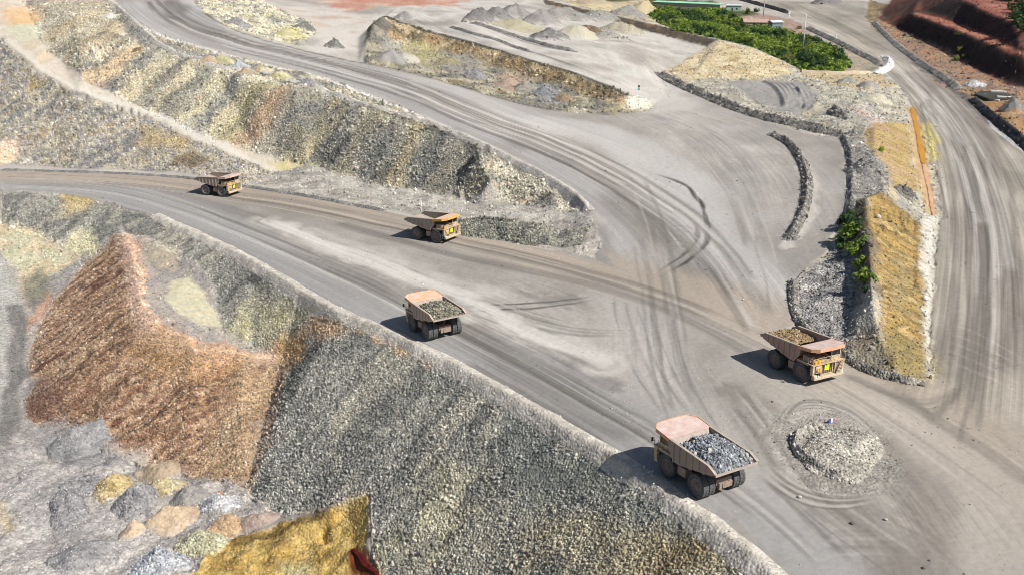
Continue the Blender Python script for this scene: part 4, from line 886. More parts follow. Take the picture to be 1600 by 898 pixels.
def build_truck():
    r = empty('haul_truck')
    def wheel(x, y, sd, front):
        w = WF if front else WR; e = bpy.data.objects.new('wheel', None); COL.objects.link(e); e.parent = r; e.location = (x, y, RT); e.empty_display_size = .5
        obj('tyre', ME_TF if front else ME_TR, e); obj('rim', ME_RIM[(w, sd)], e); obj('hub', ME_HUB[(w, sd)], e)
    for sd in (-1, 1):
        wheel(AXF, sd*2.75, sd, True); wheel(AXR, sd*2.85, sd, False); wheel(AXR, sd*1.9, sd, False)
    m = MB(); m.box(-4.3, 5.3, .55, 1.0, 1.25, 1.95); m.box(-4.3, 5.3, -1.0, -.55, 1.25, 1.95); m.box(-4.4, -4.0, -.55, .55, 1.3, 1.9); m.box(1.0, 1.4, -.55, .55, 1.3, 1.9)
    m.box(-3.9, -3.2, -1.2, 1.2, 1.6, 2.3); m.build('chassis', P_FRAME, r)
    m = MB(); m.cyl((AXR, -1.5, RT), (AXR, 1.5, RT), .62, n=16); m.box(AXR-.9, AXR+.9, -.7, .7, .95, 2.0); m.cyl((AXR-1.15, 0, RT), (AXR-.3, 0, RT), .5, n=14); m.build('rear_axle', P_SIDE, r)
    m = MB(); m.box(AXF-.35, AXF+.35, -2.3, 2.3, 1.2, 1.75); m.build('front_axle', P_DARK, r)
    for sd in (-1, 1):
        MB().box(.0, 1.5, *sorted((sd*1.6, sd*2.75)), 1.15, 2.35).build('fuel_tank', P_SIDE, r, bevel=.08)
        MB().cyl((.6, sd*1.25, 1.5), (-.9, sd*1.25, 3.1), .2, .15, 10).build('hoist_cylinder', P_DARK, r)
    # engine bay, grille, bumper, deck
    m = MB(); m.box(2.6, 5.2, -1.35, 1.35, 1.7, 3.2); m.build('engine_bay', P_DARK, r)
    g = MB(); g.box(5.2, 5.38, -1.3, 1.3, 1.45, 3.25)
    gr = g.build('grille', P_CREAM, r)
    k = MB(); k.box(5.385, 5.41, -1.0, 1.0, 1.65, 3.0); k.build('radiator_core', P_DARK, gr)
    for i in range(6): MB().box(5.41, 5.45, -1.0+i*.4-.03, -1.0+i*.4+.03, 1.62, 3.03).build('grille_bar', P_CREAM, gr)
    k = MB(); k.box(5.45, 5.52, -.62, .28, 2.15, 3.0); k.build('lime_panel', P_LIME, gr)
    m = MB(); m.box(5.25, 5.95, -2.9, 2.9, 1.0, 1.4); m.box(5.3, 5.8, -2.9, -2.2, 1.38, 1.75); m.box(5.3, 5.8, 2.2, 2.9, 1.38, 1.75); bmp = m.build('bumper', P_RAIL, r, bevel=.05)
    for y in (-2.55, -2.1, 2.1, 2.55): MB().cyl((5.82, y, 1.6), (5.9, y, 1.6), .16, n=10).build('headlight', P_LAMP, bmp)
    dk = MB().box(2.3, 5.75, -3.15, 3.15, 3.25, 3.4).build('deck', P_CREAM, r)
    for y in (-2.62, 2.62): MB().box(2.2, 4.7, y-.52, y+.52, 3.0, 3.245).build('mudguard', P_FRAME, r)
    for y in (-2.9, 2.9): MB().box(5.15, 5.7, y-.2, y+.2, 1.75, 3.2).build('front_post', P_CREAM, r, bevel=.04)
    MB().box(5.3, 5.72, -2.5, -1.5, 2.0, 3.1).build('front_panel', P_CREAM, r, bevel=.04); MB().box(5.3, 5.6, 1.5, 2.5, 1.9, 2.9).build('front_panel', P_FRAME, r, bevel=.04)
    for i in range(2): MB().cyl((5.76, -2.2+i*.45, 2.55), (5.95, -2.2+i*.45, 2.55), .2, n=12).build('filter_housing', P_YEL, r)
    for y in (-1.8, -2.5): MB().cyl((5.45, y, 3.4), (5.45, y, 4.0), .3, n=14).build('air_cleaner', P_YEL, r)
    # pipes, brackets and hoses that clutter the front under the deck
    rnd = random.Random(9)
    for i in range(7):
        y = -2.4+i*.75; MB().cyl((5.3, y, 1.6+rnd.uniform(0, .5)), (5.55, y+rnd.uniform(-.3, .3), 3.1), .07, n=6).build('hose', P_DARK, r)
    for y in (-1.42, 1.3): MB().box(5.4, 5.62, y, y+.14, 1.4, 3.22).build('grille_post', P_RAIL, r)
    m = MB()
    for i in range(8): m.box(5.75+.0, 5.98, 1.35+i*.12, 1.9+i*.12, 1.5+i*.22, 1.54+i*.22)
    m.cyl((5.95, 1.3, 1.4), (5.95, 2.2, 3.4), .035, n=6); m.cyl((5.95, 1.95, 1.4), (5.95, 2.85, 3.4), .035, n=6); m.build('ladder', P_RAIL, r)
    m = MB()
    pts = [(5.7, y) for y in (-3.1, -2.3, -1.5, -.7, .1, .9, 1.7)]+[(x, -3.1) for x in (4.6, 3.6)]+[(x, 3.1) for x in (5.7, 4.9)]
    for x, y in pts: m.cyl((x, y, 3.4), (x, y, 4.35), .03, n=5)
    for z in (3.9, 4.35): m.cyl((5.7, -3.1, z), (5.7, 1.7, z), .03, n=5); m.cyl((5.7, -3.1, z), (3.6, -3.1, z), .03, n=5)
    m.build('handrail', P_RAIL, r)
    m = MB(); m.box(3.3, 5.1, .95, 2.75, 3.4, 4.0); m.box(3.3, 5.1, .95, 2.75, 4.95, 5.15)
    for x, y in ((3.36, 1.0), (5.04, 1.0), (3.36, 2.7), (5.04, 2.7)): m.box(x-.07, x+.07, y-.06, y+.06, 3.99, 4.96)
    cb = m.build('cab', P_CREAM, r)
    MB().box(3.38, 5.02, 1.03, 2.67, 4.0, 4.95).build('window', P_GLASS, cb)
    for b_ in ((3.2, 4.8, -2.9, -1.9, 3.4, 4.3), (3.2, 4.6, -1.3, .2, 3.4, 3.95)): MB().box(*b_).build('control_cabinet', P_FRAME, r, bevel=.04)
    for y in (-3.2, 3.2): MB().cyl((5.5, y*.95, 3.9), (5.75, y*1.06, 4.1), .03, n=5).box(5.72, 5.78, y*1.06-.16, y*1.06+.16, 3.9, 4.45).build('mirror', P_DARK, r)
    # dump body
    side = [(-5.9, 4.55), (-4.7, 5.15), (2.55, 5.5), (3.0, 5.5), (2.75, 4.1), (1.75, 2.85), (.8, 2.8), (-5.3, 4.1)]
    m = MB()
    for y0, y1 in ((-3.25, -3.1), (3.1, 3.25)): m.prism(side, y0, y1)
    m.prism([(-5.88, 4.45), (.95, 3.05), (.95, 2.9), (-5.88, 4.25)], -3.1, 3.1)
    m.prism([(.95, 3.05), (2.7, 5.45), (2.9, 5.45), (1.15, 2.88), (.95, 2.88)], -3.1, 3.1)
    body = m.build('dump_body', P_SIDE, r)
    m = MB(); m.prism([(-5.8, 4.465), (.94, 3.085), (.94, 3.06), (-5.8, 4.44)], -3.08, 3.08); m.prism([(.955, 3.09), (2.66, 5.44), (2.70, 5.44), (.97, 3.07)], -3.08, 3.08); m.build('bed_liner', P_BED, body)
    for x in (-4.2, -3.0, -1.8, -.6, .6, 1.7):
        lo = 4.35-(x+5.3)*.205 if x < .8 else 2.85+(x-.8)*.05; hi = 5.1+(x+4.7)*.048
        for y0, y1 in ((-3.37, -3.25), (3.25, 3.37)): MB().box(x-.09, x+.09, y0, y1, lo-.1, hi).build('side_rib', P_SIDE, body)
    for y0, y1 in ((-3.4, -3.06), (3.06, 3.4)): MB().prism([(-5.92, 4.5), (-4.7, 5.1), (2.6, 5.47), (2.6, 5.6), (-4.72, 5.24), (-5.98, 4.64)], y0, y1).build('top_rail', P_BED, body)
    MB().prism([(-6.0, 4.22), (-5.86, 4.22), (-5.86, 4.5), (-6.0, 4.5)], -3.25, 3.25).build('tail_lip', P_BED, body)
    cz = lambda x: 5.52+(x-2.6)*.11
    out = [(2.6, -3.25), (5.2, -3.25), (6.1, -2.4), (6.25, 0), (6.1, 2.4), (5.2, 3.25), (2.6, 3.25)]
    can = MB().plan(out, lambda x: cz(x)-.12, cz).build('canopy', P_ROSE, body)
    m = MB()                                # turned-down orange border of the canopy, a little proud
    for (x0, y0), (x1, y1) in zip(out[:-1], out[1:]):
        d = Vector((x1-x0, y1-y0, 0)).normalized(); n = Vector((d.y, -d.x, 0))*.10
        a = Vector((x0, y0, 0)); b = Vector((x1, y1, 0)); vs = []
        for p, xx in ((a, x0), (b, x1)):
            for q in (p+n*.1, p+n): vs += [Vector((q.x, q.y, cz(xx)-.42)), Vector((q.x, q.y, cz(xx)+.09))]
        m.add(vs, [(0, 1, 3, 2), (4, 6, 7, 5), (0, 4, 5, 1), (2, 3, 7, 6), (0, 2, 6, 4), (1, 5, 7, 3)])
    m.build('canopy_edge', P_ORANGE, can)
    for y in (-2.0, -1.0, 0, 1.0, 2.0): MB().box(2.9, 5.9, y-.05, y+.05, -.14, -.02, Matrix.Rotation(-math.atan(.11), 3, 'Y'), (0, 0, 5.10)).build('canopy_beam', P_DARK, can)
    MB().box(-.25, .25, -3.12, 3.12, -.18, .18, Matrix.Rotation(.2, 3, 'Y'), (-1.2, 0, 3.22)).build('floor_beam', P_SIDE, body)
    MB().box(-.2, .2, -3.12, 3.12, -.18, .18, Matrix.Rotation(.2, 3, 'Y'), (-3.6, 0, 3.72)).build('floor_beam', P_SIDE, body)
    return r
truck0 = build_truck()
def recolour(t, names, mat):
    for c in t.children:
        for d in [c]+list(c.children)+[e for g in c.children for e in g.children]:
            if d.name.split('.')[0] in names and d.data: d.material_slots[0].link = 'OBJECT'; d.material_slots[0].material = mat
def place_truck(px_front, px_rear, side, label, first=False):
    "from the two ground contacts of the wheels seen; side = +1 when they are the left-hand wheels"
    f = Vector(G(*px_front)); b = Vector(G(*px_rear)); d = f-b; hd = math.atan2(d.y, d.x)
    fw = Vector((math.cos(hd), math.sin(hd), 0)); lf = Vector((-fw.y, fw.x, 0))
    mid = (f+b)/2 - lf*side*3.0 - fw*((AXF+AXR)/2)
    t = truck0 if first else copy_tree(truck0)
    mid.z = 0; zf = [lookup(Z, *(mid+fw*(AXF)+lf*s_*2.6).xy) for s_ in (-1, 1)]; zr = [lookup(Z, *(mid+fw*(AXR)+lf*s_*2.6).xy) for s_ in (-1, 1)]
    za, zb = float(np.mean(zf)), float(np.mean(zr)); pitch = math.atan2(zb-za, AXF-AXR)
    t.location = (mid.x, mid.y, (za+zb)/2+pitch*0+.02); t.rotation_mode = 'XYZ'; t.rotation_euler = (0, pitch, hd)
    tag(t, label, 'haul truck', 'haul trucks on the mine roads')
    print('truck', label[:30], 'wheelbase', round(d.length, 2), 'heading', round(math.degrees(hd)), 'z', round(t.location.z, 2))
    return t
P_PALEO = simple('sun_bleached_orange_paint', (.62, .36, .22), .75, col2=(.58, .47, .38), scale=.8)
T_near = place_truck((1043, 747), (1087, 775), 1, 'haul truck nearest the camera heaped with blue-grey rock, dusty rose canopy', True)
T_left = place_truck((645, 517.5), (667.5, 532), 1, 'haul truck with orange canopy carrying grey-green rubble on the road above the rock slope')
T_right = place_truck((1248.5, 595), (1211, 576), -1, 'haul truck half filled with brown soil facing right beside the yellow embankment')
T_mid = place_truck((680.5, 380), (653, 375.3), -1, 'empty haul truck with bright orange and yellow canopy edge beside the rock bank')
T_far = place_truck((345, 308), (323.6, 305.6), -1, 'empty haul truck farthest away, with pale rose canopy and dark bed')
for t, mt, me_ in ((T_left, P_ORANGE, P_ORANGE), (T_right, P_ROSE, P_ORANGE), (T_mid, simple('pale_orange_paint', (.66, .43, .24), .7, col2=(.6, .47, .38), scale=1.2), P_YEL), (T_far, P_ROSE, P_ROSE)):
    recolour(t, ('canopy',), mt if mt is not P_ORANGE else P_PALEO); recolour(t, ('canopy_edge',), me_)
recolour(T_left, ('dump_body', 'top_rail', 'side_rib'), simple('pinkish_body_paint', (.46, .34, .27), .75, col2=(.38, .33, .3), scale=1.0))
recolour(T_mid, ('dump_body', 'side_rib'), simple('grey_body_paint', (.28, .24, .21), .8, col2=(.36, .30, .25), scale=.8)); recolour(T_right, ('dump_body', 'side_rib'), simple('rusty_body_paint', (.34, .23, .19), .8, col2=(.42, .30, .24), scale=.7))
recolour(T_near, ('top_rail',), P_BED)

def attr_mesh(name, v, f, cols, rock, mat=None):
    v = np.array(v, float); me = mesh_np(name, v, np.array(f), mat or M_GROUND, {'col': np.array(cols), 'rock': np.full(len(v), rock)})
    return me
def rock_child(name, parent, pts, size, cols):
    o = scatter(name, np.array(pts), np.array(size), np.clip(np.array(cols), .01, .85)); o.parent = parent; tag(o, kind='stuff'); return o
def ore_load(t, label, x0, x1, top, cols, size, n, seed):
    "a heap that fills the bed of truck t"
    r_ = np.random.default_rng(seed); nx, ny = 30, 24
    xs = np.linspace(x0, x1, nx); ys = np.linspace(-3.0, 3.0, ny); XX, YY = np.meshgrid(xs, ys, indexing='ij')
    fl = np.where(XX < .95, 4.46-(XX+5.85)*.2055, 3.06+(XX-.95)*1.37)
    u = (XX-x0)/(x1-x0)*2-1; w = YY/3.0
    dome = (1-np.abs(u)**2.6)*(1-np.abs(w)**2.6)
    ZZ = np.maximum(fl+.05, 4.55+(top-4.55)*dome**.7+(fbm(XX*1.2+seed, YY*1.2, seed, 3)-.5)*.8*dome**.3)
    ZZ[(u < -.95) | (u > .97) | (np.abs(w) > .97)] = np.maximum(fl+.03, 4.3)[(u < -.95) | (u > .97) | (np.abs(w) > .97)]
    v = np.stack([XX, YY, ZZ], -1).reshape(-1, 3)
    id_ = np.arange(nx*ny).reshape(nx, ny); f = np.stack([id_[:-1, :-1], id_[1:, :-1], id_[1:, 1:], id_[:-1, 1:]], -1).reshape(-1, 4)
    c = pal(cols, contrast(fbm(v[:, 0]/1.3+seed, v[:, 1]/1.3, seed, 3)))
    o = obj('ore_load', attr_mesh('ore_load', v, f, c*.8, .8)); tag(o, label, 'truck load', 'loads in the truck beds')
    o.location = t.location; o.rotation_euler = t.rotation_euler
    k = r_.integers(0, len(v), n); p = v[k]+r_.uniform(-.15, .15, (n, 3)); p[:, 1] = np.clip(p[:, 1], -2.95, 2.95); p[:, 2] = v[k, 2]+.02
    s = size*np.clip(r_.lognormal(-.1, .4, n), .4, 2.2); cc = c[k]*np.clip(r_.lognormal(.05, .4, n), .4, 2.0)[:, None]
    rock_child('loose_rock', o, p, s, cc)
ore_load(T_near, 'heap of blue-grey broken rock filling the bed of the nearest truck', -5.7, 2.0, 6.0, [(128,134,142),(160,164,168),(104,110,120),(176,176,172)], .34, 1500, 3)
ore_load(T_left, 'heap of grey-green rubble in the bed of the orange-canopied truck', -5.7, 2.0, 5.7, [(120,116,104),(150,144,120),(98,96,90),(170,164,144)], .36, 1200, 4)
ore_load(T_right, 'low brown soil load in the rear half of the truck bed by the embankment', -5.7, -.4, 5.0, [(150,124,84),(176,150,106),(136,112,76)], .22, 700, 5)

# ------------------------------------------------------------------ berms, banks and heaps
def resample(pl, step):
    pl = np.asarray(pl, float); seg = np.linalg.norm(np.diff(pl, axis=0), axis=1); s = np.concatenate([[0], np.cumsum(seg)])
    n = max(4, int(s[-1]/step)); q = np.linspace(0, s[-1], n)
    return np.stack([np.interp(q, s, pl[:, 0]), np.interp(q, s, pl[:, 1])], 1), q
def berm(name, label, cat, px, w, h, cols, rock=.7, dens=.0, size=.4, rough=.35, step=None, seed=1, group=None, flat=0.0, cols2=None):
    pl = smooth_pl(GL(px), 2); D = np.hypot(*pl.mean(0)); step = step or max(.5, D/420)
    pl, q = resample(pl, step); tg = np.gradient(pl, axis=0); tg /= np.linalg.norm(tg, axis=1, keepdims=True)+1e-9; nm = np.stack([-tg[:, 1], tg[:, 0]], 1)
    K = 11; off = np.linspace(-1, 1, K); v = np.zeros((len(pl), K, 3))
    taper = sstep(0, 2.2*w, q)*sstep(0, 2.2*w, q[-1]-q)
    for j, o_ in enumerate(off):
        p = pl+nm*(o_*w*(.85+.3*fbm(q/4, q*0+j, seed, 2)[:, None]))
        hh = h*np.clip((1-abs(o_))/(1-flat), 0, 1)*(.25+.75*taper)*(1+rough*1.6*(fbm(q/2.2, q*0+j*.7, seed+2, 3)-.5))
        v[:, j, 0] = p[:, 0]; v[:, j, 1] = p[:, 1]; v[:, j, 2] = lookup(Z, p[:, 0], p[:, 1])+hh-(.25 if abs(o_) > .95 else 0)+(fbm(p[:, 0]/.7, p[:, 1]/.7, seed+5, 2)-.5)*rough*h*.6*(1-abs(o_))
    vv = v.reshape(-1, 3); id_ = np.arange(len(vv)).reshape(len(pl), K); f = np.stack([id_[:-1, :-1], id_[1:, :-1], id_[1:, 1:], id_[:-1, 1:]], -1).reshape(-1, 4)[:, ::-1]
    c = pal(cols, contrast(fbm(vv[:, 0]/2.5, vv[:, 1]/2.5, seed+9, 4)))
    if cols2 is not None:
        m2 = np.tile(np.clip((off-.05)*4, 0, 1), len(pl))[:, None]; c = c*(1-m2)+pal(cols2, contrast(fbm(vv[:, 0]/2.5, vv[:, 1]/2.5, seed+19, 4)))*m2
    o = obj(name, attr_mesh(name, vv, f, c, rock)); tag(o, label, cat, group)
    if dens:
        n = int(len(pl)*step*w*2*dens/size**2*.5); r_ = np.random.default_rng(seed); k = r_.integers(0, len(vv), n)
        p = vv[k]+np.stack([r_.uniform(-step, step, n)*.5, r_.uniform(-w/K, w/K, n), r_.uniform(0, .15, n)*size], 1)
        rock_child('loose_rock', o, p, size*np.clip(r_.lognormal(-.1, .4, n), .4, 2), c[k]*np.clip(r_.lognormal(.1, .45, n), .35, 2.2)[:, None])
    return o
def heap(name, label, cat, px, rx, ry, h, cols, rot=0, rock=.4, dens=0, size=.3, seed=1, group=None, rough=.35, ridge=0, dome=1.2):
    x0, y0, _ = G(*px); nr_, na_ = 12, 40; v = []; 
    ca, sa = math.cos(rot), math.sin(rot)
    rr = np.concatenate([[0], np.linspace(1/nr_, 1, nr_)]); aa = np.arange(na_)*2*math.pi/na_
    RRm, AAm = np.meshgrid(rr[1:], aa, indexing='ij')
    wob = 1+.30*(fbm(np.cos(AAm)*1.3+seed*3, np.sin(AAm)*1.3, seed, 2)-.5)*2
    lx = RRm*np.cos(AAm)*rx*wob; ly = RRm*np.sin(AAm)*ry*wob
    lx = np.concatenate([[0], lx.ravel()]); ly = np.concatenate([[0], ly.ravel()]); R_ = np.concatenate([[0], RRm.ravel()])
    X_ = x0+lx*ca-ly*sa; Y_ = y0+lx*sa+ly*ca
    zz_ = h*(np.clip(1-R_**dome, 0, 1))*(1+rough*2*(fbm(lx/(rx*.5)+seed, ly/(ry*.5), seed+3, 3)-.5))+rough*.35*h*(fbm(lx/.5+seed, ly/.5, seed+6, 2)-.5)*(R_ < .95)
    zz_ = zz_-np.where(R_ > .97, .3, 0); Zb = lookup(Z, X_, Y_)
    vv = np.stack([X_, Y_, Zb*.6+.4*Zb.mean()*(1) if 0 else Zb+zz_], 1)
    f = [];
    for i in range(na_): f.append((0, 1+i, 1+(i+1) % na_))
    f = [(a, b, c_, c_) for a, b, c_ in f]
    quads = []
    for k in range(nr_-1):
        for i in range(na_): quads.append((1+k*na_+i, 1+(k+1)*na_+i, 1+(k+1)*na_+(i+1) % na_, 1+k*na_+(i+1) % na_))
    me = bpy.data.meshes.new(name); me.from_pydata([tuple(p) for p in vv], [], [t[:3] for t in f]+quads)
    c = pal(cols, contrast(fbm(vv[:, 0]/(rx*.5)+seed, vv[:, 1]/(rx*.5), seed+9, 4)))
    jj = np.clip(np.rint(np.interp(1/vv[:, 1], qrev, np.arange(NQ)[::-1].astype(float))).astype(int), 0, NQ-1); ii = np.clip(np.rint((vv[:, 0]/vv[:, 1]+AMAX)/(2*AMAX)*(NA-1)).astype(int), 0, NA-1)
    gm = (sstep(.80, 1.08, R_+.5*(fbm(lx/.8, ly/.8, seed+12, 2)-.5)))[:, None]; c = c*(1-gm)+C[jj*NA+ii]*gm
    at = me.attributes.new('col', 'FLOAT_COLOR', 'POINT'); at.data.foreach_set('color', np.concatenate([c, np.ones((len(c), 1))], 1).astype(np.float32).ravel())
    at = me.attributes.new('rock', 'FLOAT', 'POINT'); at.data.foreach_set('value', np.full(len(c), rock, np.float32))
    me.polygons.foreach_set('use_smooth', [True]*len(me.polygons)); me.materials.append(M_GROUND)
    o = obj(name, me); tag(o, label, cat, group)
    if dens:
        r_ = np.random.default_rng(seed); n = int(math.pi*rx*ry*dens/size**2*.6); q = np.sqrt(r_.uniform(0, 1, n))*.97; a = r_.uniform(0, 2*math.pi, n)
        k = np.clip((q*nr_).astype(int), 1, nr_)-0; ki = 1+(k-1)*na_+(a/(2*math.pi)*na_).astype(int) % na_
        p = vv[ki]+np.stack([r_.uniform(-1, 1, n)*rx/nr_*.6, r_.uniform(-1, 1, n)*ry/nr_*.6, r_.uniform(0, .2, n)*size], 1)
        rock_child('loose_rock', o, p, size*np.clip(r_.lognormal(-.1, .4, n), .4, 2), c[ki]*np.clip(r_.lognormal(.12, .42, n), .4, 2.2)[:, None])
    return o
DK = [(120,117,110),(158,153,143),(100,98,93),(172,166,152)]; PALE = [(196,190,180),(176,170,160),(208,202,190),(160,152,138)]; MIDG = [(140,138,132),(120,118,114),(160,156,148),(104,104,102)]
berm('edge_berm', 'long low pale dirt berm along the haul road edge above the grey rock slope', 'berm', [(240,336),(330,376),(400,411),(470,456),(530,490),(600,516),(660,546),(720,577),(800,622),(870,663),(940,703),(1000,743),(1060,784),(1120,826),(1170,866),(1215,912),(1270,980)], 1.9, .5, [(206,198,184),(186,178,164),(216,208,194),(170,162,148)], .35, .1, .22, .35, .5, 11)
berm('edge_berm', 'pale dirt berm along the upper haul road edge above the tan waste slope', 'berm', [(166,-4),(200,30),(250,75),(330,102),(400,113),(480,131),(550,156),(640,182),(720,212),(800,250),(850,275),(900,305),(922,330)], 1.6, .9, PALE, .4, .1, .35, .3, .9, 12)
berm('edge_berm', 'thin dark rubble berm along the left end of the haul road beneath the dump slopes', 'berm', [(0,266),(100,269),(200,272),(300,279),(380,291),(450,302),(520,314),(600,330)], 1.0, .6, MIDG, .8, .3, .3, .4, .8, 13)
berm('rock_berm', 'long dark rock berm bordering the junction below the tan bench', 'berm', [(1030,116),(1060,133),(1100,150),(1150,171),(1200,187),(1260,199),(1320,212)], 2.8, 1.9, DK, 1, .9, .55, .6, .8, 14, cols2=PALE)
berm('rock_berm', 'curved dark rock berm inside the right part of the junction', 'berm', [(1204,210),(1222,218),(1240,232),(1255,256),(1263,290),(1258,325),(1246,352),(1232,372)], 1.5, 1.4, DK, 1, .9, .5, .6, .6, 15)
berm('rock_berm', 'short curved rock bank continuing the long berm beside the rubble shoulder', 'berm', [(1318,214),(1330,240),(1332,280),(1328,330),(1318,352)], 1.4, 1.0, MIDG, 1, .5, .4, .4, .6, 16)
berm('rock_berm', 'low dark rubble kerb round the foot of the yellow embankment behind the soil truck', 'berm', [(1238,440),(1240,490),(1262,520),(1305,550),(1345,576),(1395,593),(1445,600)], 1.1, 1.0, DK, 1, .6, .35, .4, .5, 17)
berm('rock_bank', 'broad grey rock bank beside the empty truck with the orange canopy edge', 'bank', [(690,352),(740,358),(800,366),(860,374),(915,370)], 5.5, 3.2, [(104,106,98),(140,140,128),(166,162,140),(116,116,108)], 1, .9, .5, .3, .6, 18)
berm('dirt_berm', 'dark dirt berm on the near side of the right haul road by the bushes', 'berm', [(1262,44),(1290,58),(1320,72),(1345,86),(1368,96),(1378,104)], 2.8, 1.7, DK, .7, 0, .5, .3, 1.2, 19)
berm('dirt_berm', 'thin dark dirt berm along the road at the top, left of the tall pole', 'berm', [(1130,-4),(1165,2),(1200,12),(1232,22)], 2.5, 2.0, [(60,58,60),(84,82,80)], .6, 0, .5, .4, 1.2, 20)
berm('dirt_berm', 'dark dirt berm on the far side of the right haul road under the red cut', 'berm', [(1366,36),(1385,56),(1410,78),(1440,100),(1475,122),(1500,140)], 2.6, 1.5, DK, .7, 0, .5, .3, 1.0, 21)
berm('dirt_berm', 'black dirt berm with pale crest at the right edge of the picture by the road', 'berm', [(1520,156),(1545,180),(1575,204),(1600,225),(1640,262)], 2.2, 1.9, [(50,50,54),(76,76,80)], .7, .1, .5, .3, .8, 22)
berm('dirt_berm', 'low dark berm lines across the stockpile yard beside the heaps', 'berm', [(735,37),(775,48),(820,62),(860,74),(900,82)], 1.6, 1.2, MIDG, .6, 0, .5, .3, 1.2, 23)
berm('dirt_berm', 'narrow berm in the yard between the heaps and the brown band', 'berm', [(704,43),(740,55),(790,68),(830,82)], 1.2, .9, MIDG, .6, 0, .5, .3, 1.2, 24)
berm('lime_berm', 'white lime pile at the road bend by the bushes', 'pile', [(1384,90),(1390,100),(1384,110),(1366,116)], 2.6, 1.8, [(226,222,216),(204,200,196),(236,234,230)], .4, .2, .6, .4, .8, 25)
berm('dirt_berm', 'thin tan dirt wall running from the bushes to the white lime pile', 'berm', [(1248,113),(1290,116),(1330,117),(1362,115)], .9, 1.3, [(206,188,156),(190,170,140)], .2, 0, .5, .2, .9, 26)
# the ringed mound in the junction
heap('rubble_mound', 'ring-shaped mound of pale rubble in the middle of the road junction', 'mound', (1309,708), 5.4, 7.2, 1.35, [(150,146,134),(176,170,156),(192,186,172),(134,130,120)], -.62, .8, .55, .24, 31, None, .35, 0, 1.8)
berm('rubble_ring', 'rough dark rubble ridge on the left side of the ringed mound', 'ridge', [(1292,668),(1262,670),(1242,682),(1242,700),(1260,722),(1294,742),(1332,752)], .8, 1.1, [(150,146,138),(176,170,158),(120,118,112)], 1, .8, .3, .5, .3, 32)
